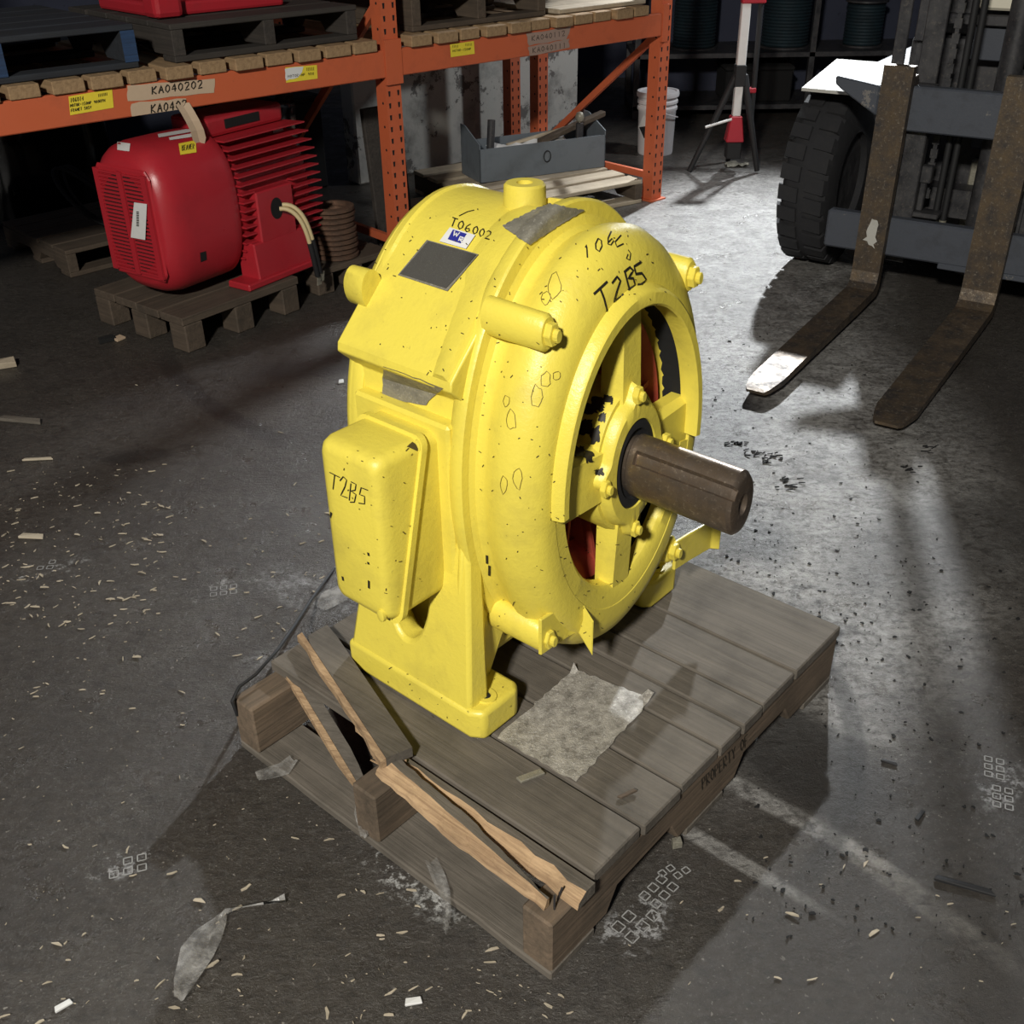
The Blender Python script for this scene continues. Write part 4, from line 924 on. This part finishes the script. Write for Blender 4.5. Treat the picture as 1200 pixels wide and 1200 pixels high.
obj('red_foot', M().add([(-.035, -.03, .33), (.035, -.03, .33), (.035, .03, .33), (-.035, .03, .33), (-.055, -.045, .18), (.055, -.045, .18), (.055, .045, .18), (-.055, .045, .18)], [(0, 1, 2, 3), (4, 5, 6, 7), (0, 1, 5, 4), (1, 2, 6, 5), (2, 3, 7, 6), (3, 0, 4, 7)]), REDP, st, bevel=.006)
obj('base_block', M().box(-.045, .045, -.04, .04, .08, .18), BLACK, st, bevel=.006)
for p in ((-.27, -.05, .012), (.15, -.06, .012), (.02, .22, .012)):
    obj('leg', M().tube([(0.03 if p[0] > 0 else -.02, 0, .56), p], [.022, .016], 8), BLACK, st, smooth=50)
obj('side_tube', M().tube([(.095, .0, .30), (.085, 0, 1.0)], .016, 10), BLACK, st, smooth=50)
obj('red_clip', M().box(.05, .105, -.02, .02, .46, .49), REDP, st, bevel=.005)
obj('red_head', M().box(-.03, .11, -.03, .03, .95, .985), REDP, st, bevel=.006)
obj('crank_bar', M().tube([(-.03, -.03, .315), (-.19, -.05, .275)], .008, 8), WHITE, st, smooth=50)
o = obj('crumpled_paper', M().grid([[(.14*i/6, .09*j/5, .004+.022*random.random()) for j in range(6)] for i in range(7)]), GAL, smooth=60); p = gz(852, 197); o.location = p; tag(o, 'crumpled grey paper on the floor below the folding stand', 'paper')
sf = thing('storage_shelf', 'dark steel shelving against the far wall holding cable reels', 'shelf', (.95, 8.35, 0), 0)
for z in (.06, .42, 1.35): obj('shelf_board', M().box(0, 2.6, 0, .6, z, z+.035), DARKM, sf, bevel=.003)
for x in (0, 1.28, 2.56): 
    for y in (0, .56): obj('shelf_post', M().box(x, x+.04, y, y+.04, 0, 1.9), DARKM, sf)
obj('back_sheet', M().box(0, 2.6, .605, .615, 0, 1.9), WALLD, sf)
def reel(x, y, z, r, h, label, g=None):
    t = thing('cable_reel', label, 'reel', (x, y, z), 0, g)
    obj('flange', M().lathe([(0, .02), (0, r*1.1), (.012, r*1.1), (.012, .02)], lambda q, a, b_: (a, b_, q), 32), DARKM, t, smooth=40)
    pr = [(.012, .02)]
    k = int(h/.022)
    for i in range(k): pr += [(.014+i*.022, r*.96), (.025+i*.022, r)]
    pr += [(.014+k*.022, .02)]
    obj('wound_cable', M().lathe(pr, lambda q, a, b_: (a, b_, q), 36), REEL, t, smooth=30)
    obj('flange', M().lathe([(.014+k*.022, .02), (.014+k*.022, r*1.1), (.027+k*.022, r*1.1), (.027+k*.022, .02)], lambda q, a, b_: (a, b_, q), 32), DARKM, t, smooth=40)
reel(2.10, 8.63, .456, .175, .40, 'dark teal cable reel on the shelf beside the folding stand')
reel(2.68, 8.62, .456, .14, .30, 'smaller black cable reel on the shelf next to the teal one')
reel(1.42, 8.63, .456, .16, .42, 'dark cable reel on the shelf behind the bucket')
o = obj('storage_bin', M().box(-.25, .25, -.2, .2, 0, .22).box(-.26, .26, -.21, .21, .22, .25), VOID, bevel=.01); o.location = (1.9, 8.64, .096); tag(o, 'black bin on the lower shelf under the teal reel', 'bin')
o = obj('storage_bin', M().box(-.3, .3, -.2, .2, 0, .25), REEL, bevel=.02); o.location = (2.9, 8.64, .096); tag(o, 'dark teal bin on the lower shelf near the forklift', 'bin')

# ------------------------------------------------------------------ forklift
FA = atan2(-.559, .829); FO = Vector((1.639, 4.346, 0))
fk = thing('forklift', 'dark worn forklift with lowered forks and thick black tyre', 'forklift', FO, FA)
def fork(x0, x1, ln, top):
    c = (x0+x1)/2; hw = (x1-x0)/2
    sidep = [(.045, top), (.0, top), (-.0, .14), (-.012, .095), (-.045, .074), (-ln+.02, .052), (-ln, .045), (-ln, .030), (-.02, .026), (.02, .034), (.040, .06), (.045, .10)]
    m_ = M(); k = len(sidep)
    def wd(y): return hw if y > -ln+.12 else hw*(.55+.45*((y+ln)/.12)**.5) if y > -ln else hw*.55
    pts = [(.045, top), (0, top), (0, .30), (0, .14), (-.012, .095), (-.045, .074)] + [(-.045-(ln-.165)*i/6, .074-.018*i/6) for i in range(1, 7)] + [(-ln+.09, .055), (-ln+.05, .053), (-ln+.02, .05), (-ln, .046)]
    bot = [(.045, top), (.045, top-.001), (.045, .30), (.045, .14), (.042, .07), (.02, .036)] + [(-.045-(ln-.165)*i/6, .028+.004*i/6) for i in range(1, 7)] + [(-ln+.09, .033), (-ln+.05, .034), (-ln+.02, .034), (-ln, .036)]
    rows = []
    for (y, z), (y2, z2) in zip(pts, bot):
        h_ = wd(y) if z < .1 else hw
        rows.append([(c-h_, y, z), (c+h_, y, z), (c+h_, y2, z2), (c-h_, y2, z2)])
    vs_ = [p for r in rows for p in r]; n_ = len(rows)
    m_.add(vs_, [(i*4+j, i*4+(j+1) % 4, (i+1)*4+(j+1) % 4, (i+1)*4+j) for i in range(n_-1) for j in range(4)]+[(n_*4-1, n_*4-2, n_*4-3, n_*4-4)])
    f_ = obj('fork', m_, FORK, fk, bevel=.003)
    obj('fork_hook', M().box(c-hw, c+hw, .045, .10, top-.09, top-.04), FORK, f_, bevel=.003)
    return f_
fkL = fork(-.185, -.068, 1.19, .962); fork(.272, .412, 1.20, .955)
obj('upper_bar', M().box(-.20, .95, .047, .10, .715, .885), CARR, fk, bevel=.006)
obj('upper_bar_end', M().prism([(-.385, .90), (-.2, .875), (-.2, .76), (-.35, .845), (-.385, .87)], lambda x, z: (x, .048, z), lambda x, z: (x, .098, z)), CARR, fk, bevel=.006)
obj('lower_bar', M().box(-.34, .95, .047, .10, .205, .365), CARR, fk, bevel=.008)
obj('lower_lip', M().box(.15, .95, .047, .10, .185, .21), CARR, fk, bevel=.004)
for x0, x1, y0, y1, nm in ((-.215, -.165, .20, .30, 'outer_mast_rail'), (-.095, -.015, .16, .24, 'inner_mast_rail'), (.40, .48, .16, .24, 'inner_mast_rail'), (.53, .60, .20, .30, 'outer_mast_rail')):
    m_ = M().box(x0, x1, y0, y0+.015, .15, 2.4).box(x0 if x0 < .2 else x1-.015, x0+.015 if x0 < .2 else x1, y0+.0151, y1, .15, 2.4)
    obj(nm, m_, DARKM, fk, bevel=.003)
obj('carriage_plate', M().box(-.16, .0, .102, .155, .21, .885), DARKM, fk, bevel=.004)
obj('carriage_plate', M().box(.42, .55, .102, .155, .21, .885), DARKM, fk, bevel=.004)
m_ = M()
for i in range(34): m_.box(.0, .028, .22, .235, .42+i*.055, .42+i*.055+.036)
for i in range(34): m_.box(.006, .022, .223, .232, .456+i*.055, .475+i*.055)
stuff(obj('lift_chain', m_, DARKM, fk))
for x in (.072, .106):
    h_ = obj('hydraulic_hose', M().tube([(x, .20, .30), (x, .20, .9), (x-.01, .21, 1.7), (x, .2, 2.3)], .013, 10), BLACK, fk, smooth=50)
    obj('hose_fitting', M().tube([(x, .20, .27), (x, .20, .345)], .015, 10), GAL, h_, smooth=50)
obj('tilt_bracket', M().box(-.03, .10, .11, .20, .365, .385).box(.0, .025, .14, .17, .385, .52).box(-.01, .04, .135, .175, .50, .57), DARKM, fk, bevel=.004)
cyl = obj('lift_cylinder', M().tube([(.23, .27, .12), (.23, .27, 2.2)], .045, 20), DARKM, fk, smooth=50)
body = obj('truck_cowl', M().box(-.26, 1.1, .62, 1.8, .10, 1.0), DARKM, fk, bevel=.03, seg=2)
obj('cab_shadow_block', M().box(-.24, 1.1, .64, 1.7, 1.001, 2.45), DARKM, fk, bevel=.03, seg=2)  # opaque upper block, added to stop the back lamp and lengthen the shadow
obj('rear_shadow_block', M().box(-.6, 1.3, 1.0, 2.0, .09, .78), DARKM, fk, bevel=.03, seg=2)  # solid block added so lamp light does not leak past the tyre
obj('dash_panel', M().box(.08, .46, .58, .615, .56, .80), CARR, fk, bevel=.008)
obj('steel_guard', M().box(.10, .42, .575, .615, .22, .52), GAL, fk, bevel=.006)
obj('cream_panel', M().box(.02, 1.0, .50, .55, 1.12, 1.45), CREAM, fk, bevel=.01)
obj('dark_crossbar', M().box(-.1, 1.0, .47, .52, 1.065, 1.105), DARKM, fk, bevel=.004)
obj('lower_panel', M().box(.02, 1.0, .51, .55, .93, 1.06), CARR, fk, bevel=.004)
obj('fender_plate', M().add([(-.575, .20, .803), (-.31, .20, .803), (-.31, .95, .815), (-.68, .95, .815), (-.575, .20, .816), (-.31, .20, .816), (-.31, .95, .828), (-.68, .95, .828)], [(3, 2, 1, 0), (4, 5, 6, 7), (0, 1, 5, 4), (1, 2, 6, 5), (2, 3, 7, 6), (3, 0, 4, 7)]), LTPL, fk)
for x in (-.235, 1.04): obj('guard_post', M().box(x, x+.05, .575, .635, .98, 2.45), DARKM, fk, bevel=.004)
# wheel
ty0, tz0, TRr = .47, .392, .382
def tw(x, a, h): return (x, ty0+a*.92, tz0+h)
whl = obj('tyre', M().lathe([(-.60, .21), (-.605, .30), (-.59, .35), (-.565, .372), (-.42, .372), (-.39, .355), (-.375, .30), (-.38, .21)], tw, 56, close=True), TYRE, fk, smooth=40)
for i in range(26):
    t = 2*pi*i/26
    for s_ in (0, 1):
        tt = t+s_*pi/26; x0, x1 = ((-.61, -.50), (-.492, -.385))[s_]; e = .085
        m_ = M().hexa([tw(x0, .345*cos(tt-e), .345*sin(tt-e)), tw(x1, .345*cos(tt-e+.03), .345*sin(tt-e+.03)), tw(x1, .345*cos(tt+e+.03), .345*sin(tt+e+.03)), tw(x0, .345*cos(tt+e), .345*sin(tt+e)),
                       tw(x0+.012, .383*cos(tt-e), .383*sin(tt-e)), tw(x1-.012, .383*cos(tt-e+.03), .383*sin(tt-e+.03)), tw(x1-.012, .383*cos(tt+e+.03), .383*sin(tt+e+.03)), tw(x0+.012, .383*cos(tt+e), .383*sin(tt+e))])
        obj('tread_block', m_, TYRE, whl)
obj('rim', M().lathe([(-.56, .02), (-.56, .21), (-.41, .21), (-.41, .02)], tw, 40), DARKM, fk, smooth=40)
obj('axle', M().box(-.3, 1.2, .42, .54, .30, .42), DARKM, fk)
bvF = surf([fkL])
patch('bare_metal_scuff', bvF, [(1023, 255), (1031, 262), (1024, 292), (1013, 280)], LTPL, fkL, 4, 6, .003, 2)

# ------------------------------------------------------------------ strap, film and scraps
sp = [gz(392, 668, .0), gz(365, 702, .03), gz(345, 733, .08), gz(325, 762, .186), gz(300, 790, .17), gz(280, 805, .16), gz(272, 822, .152), gz(278, 838, .10)]
sp[0].z = .006
tag(obj('black_strap', M().tube(sp, .004, 6), BLACK, smooth=60), 'thin black strap running from the floor over the pallet corner', 'strap')
def film(name, label, px, z, mat=CLEAR, curl=.02, n=8):
    """thin crumpled plastic along a pixel centre line with widths"""
    rows = []
    for i, (x, y, w_) in enumerate(px):
        c = gz(x, y, z); x2, y2, _ = px[min(i+1, len(px)-1)]; x1, y1, _ = px[max(0, i-1)]
        t = (gz(x2, y2, z)-gz(x1, y1, z)).normalized(); s_ = Vector((-t.y, t.x, 0))
        rows.append([tuple(c+s_*w_*k/3+Vector((0, 0, .003+curl*abs(sin(i*1.1+k*1.7))*random.uniform(.3, 1)))) for k in (-3, -1.5, 0, 1.5, 3)])
    o = obj(name, M().grid(rows), mat, smooth=60); tag(o, label, 'plastic scrap'); return o
film('plastic_scrap', 'crumpled clear plastic scrap with a long tail on the dark floor', [(213, 1175, .01), (220, 1150, .024), (232, 1120, .030), (245, 1100, .028), (258, 1082, .016), (266, 1074, .003), (285, 1066, .0025), (310, 1064, .0025), (335, 1058, .004)], 0)
film('plastic_scrap', 'torn clear film stuck to the front bottom board of the pallet', [(302, 914, .012), (318, 908, .022), (333, 903, .02), (345, 893, .012)], .021, curl=.012)
film('plastic_scrap', 'narrow curl of clear film hanging over the front bottom board', [(505, 1012, .012), (514, 1030, .014), (522, 1052, .010), (524, 1075, .008), (521, 1098, .003)], .021, curl=.02)
film('plastic_scrap', 'twisted clear film beside the broken middle stringer', [(422, 905, .003), (424, 930, .006), (420, 955, .008), (428, 985, .008)], .022, curl=.03)
film('plastic_scrap', 'pale film pressed on the floor under the yellow junction box', [(372, 712, .03), (388, 702, .04), (405, 694, .03)], 0, curl=.004)

def chip(nm, label, cat, px, ln, wd, th, rot, mat, group=None):
    m_ = M().hexa([(-ln/2, -wd/2, 0), (ln/2, -wd/3, 0), (ln/2*.8, wd/2, 0), (-ln/2*.9, wd/2, 0), (-ln/2, -wd/2, th), (ln/2, -wd/3, th*.7), (ln/2*.8, wd/2, th), (-ln/2*.9, wd/2, th*.8)])
    o = obj(nm, m_, mat, bevel=.001); p = gz(*px); o.location = (p.x, p.y, .001); o.rotation_euler = (0, 0, rot); tag(o, label, cat, group)
chip('wood_block_scrap', 'pale broken block of wood on the floor away from the pallets', 'wood scrap', (6, 430), .09, .05, .03, .3, WPX)
chip('grey_stick', 'flat grey stick lying alone on the dark floor', 'stick', (25, 494), .17, .03, .012, -.25, WGX)
chip('pale_splinter', 'long pale splinter on the floor among wood chips', 'wood scrap', (45, 539), .10, .014, .006, .05, CHIPM)
chip('torn_splinter', 'forked pale splinter lying among the wood chips', 'wood scrap', (38, 630), .075, .022, .008, -.15, CHIPM)
chip('dark_leaf_scrap', 'dark crumpled scrap on the floor before the red motor pallet', 'scrap', (126, 400), .07, .04, .02, .5, VOID)
chip('cardboard_scrap', 'small beige cardboard scrap beside the dark crumpled scrap', 'scrap', (140, 398), .045, .04, .012, .9, KRAFT)
chip('black_stick', 'long black stick lying on the floor beyond the stencilled side of the broken pallet', 'stick', (1130, 1040), .11, .012, .008, -.4, BLACK)
chip('black_sliver', 'short black sliver on the floor beside the pallet', 'stick', (1042, 895), .035, .008, .006, -.5, BLACK)
chip('black_sliver', 'dark sliver lying next to the pale streak on the floor', 'stick', (1078, 957), .035, .009, .006, .8, BLACK)
chip('white_chip', 'white chip alone on the dark floor', 'scrap', (75, 1180), .03, .012, .006, .6, WHITE)
chip('white_chip', 'white sliver alone on the floor in front of the pallet', 'scrap', (485, 1175), .03, .014, .006, .1, WHITE)
chip('pale_chip', 'light flake on the floor between the rack and the yellow motor', 'scrap', (400, 448), .02, .03, .006, .1, WHITE)
chip('small_stone', 'small pale pebble on the floor under the stencilled pallet edge', 'stone', (793, 992), .02, .016, .02, .1, GAL)
black_tuft = M()
for x, y in ((880, 532), (895, 540), (918, 572), (905, 535), (860, 522), (925, 565), (1065, 550), (1090, 527)):
    for k in range(9):
        p = gz(x+random.uniform(-12, 12), y+random.uniform(-4, 4)); a = random.uniform(-.6, .6); l = random.uniform(.006, .022); d_ = Vector((cos(a), sin(a), 0))*l
        black_tuft.tube([p+Vector((0, 0, .002)), p+d_+Vector((0, 0, .003+random.random()*.004))], random.uniform(.0012, .003), 4)
tag(stuff(obj('black_shavings', black_tuft, VOID)), 'black shavings littered on the bright dusty floor by the forks', 'debris')
def scatter(name, label, regions, mat, smin, smax, asp=.3):
    m_ = M()
    for (x0, x1, y0, y1, k) in regions:
        for _ in range(k):
            p = gz(random.uniform(x0, x1), random.uniform(y0, y1)); q = p-C0; u_, v_ = q.dot(U), q.dot(V)
            if -.92 < u_ < .03 and -.02 < v_ < 1.06: continue
            a = random.gauss(.35, .7) if asp < .5 else random.uniform(0, pi); l = smin+(smax-smin)*random.random()**2.5; w_ = l*random.uniform(asp*.5, asp*1.3); t_ = random.uniform(.001, .003)
            ax = Vector((cos(a), sin(a), random.uniform(-.1, .1)))*l/2; ay = Vector((-sin(a), cos(a), 0))*w_/2
            c_ = p+Vector((0, 0, t_+abs(ax.z))); k1, k2, k3 = (random.uniform(.1, 1) for _ in range(3)); e = Vector((0, 0, t_/2)); bow = ay*random.uniform(-1, 1)
            q_ = [c_-ax-ay*k1, c_+bow-ay*1.1, c_+ax-ay*k2, c_+ax*.85+ay*k3, c_+bow+ay, c_-ax*.9+ay*k1]
            m_.prism([(i, 0) for i in range(6)], lambda i, _: q_[i]-e, lambda i, _: q_[i]+e)
    return tag(stuff(obj(name, m_, mat)), label, 'debris')
scatter('wood_chips', 'pale wood chips and shavings littered over the dark floor', [(0, 200, 550, 740, 230), (0, 400, 600, 900, 150), (0, 600, 900, 1200, 130), (380, 640, 1000, 1200, 40), (60, 400, 440, 640, 30), (640, 1200, 1000, 1200, 40)], CHIPM, .003, .026, .22)
scatter('dark_grit', 'small dark bits of grit on the bright dusty floor', [(830, 1100, 380, 760, 260), (880, 1200, 600, 1100, 300), (780, 900, 240, 420, 60)], VOID, .002, .013, .6)
# boot prints left in pale dust
bp = M()
for cx, cy, rot, sc_ in ((150, 1015, .3, 1), (745, 1080, .8, 1.2), (772, 1045, .8, 1), (1165, 900, 1.2, .9), (1175, 935, 1.2, .9), (262, 692, .2, 1), (60, 662, .1, 1), (335, 1030, .4, .0), (790, 1022, .6, .8)):
    o_ = gz(cx, cy)
    for i in range(3):
        for j in range(2):
            if random.random() < .2: continue
            c_ = Vector(((i-1)*.026*sc_, (j-.5)*.026*sc_)); h_ = .008*sc_
            for (dx, dy, lx, ly) in ((0, h_, h_, .0012), (0, -h_, h_, .0012), (h_, 0, .0012, h_), (-h_, 0, .0012, h_)):
                x_ = c_.x+dx; y_ = c_.y+dy; q = []
                for sx, sy in ((-1, -1), (1, -1), (1, 1), (-1, 1)):
                    xx = x_+lx*sx; yy = y_+ly*sy; q.append((o_.x+xx*cos(rot)-yy*sin(rot), o_.y+xx*sin(rot)+yy*cos(rot), .0012))
                if sc_ > 0: bp.add(q, [(0, 1, 2, 3)])
stuff(obj('boot_print_dust', bp, flat('pale_dust', (.32, .32, .31), .9), fl))
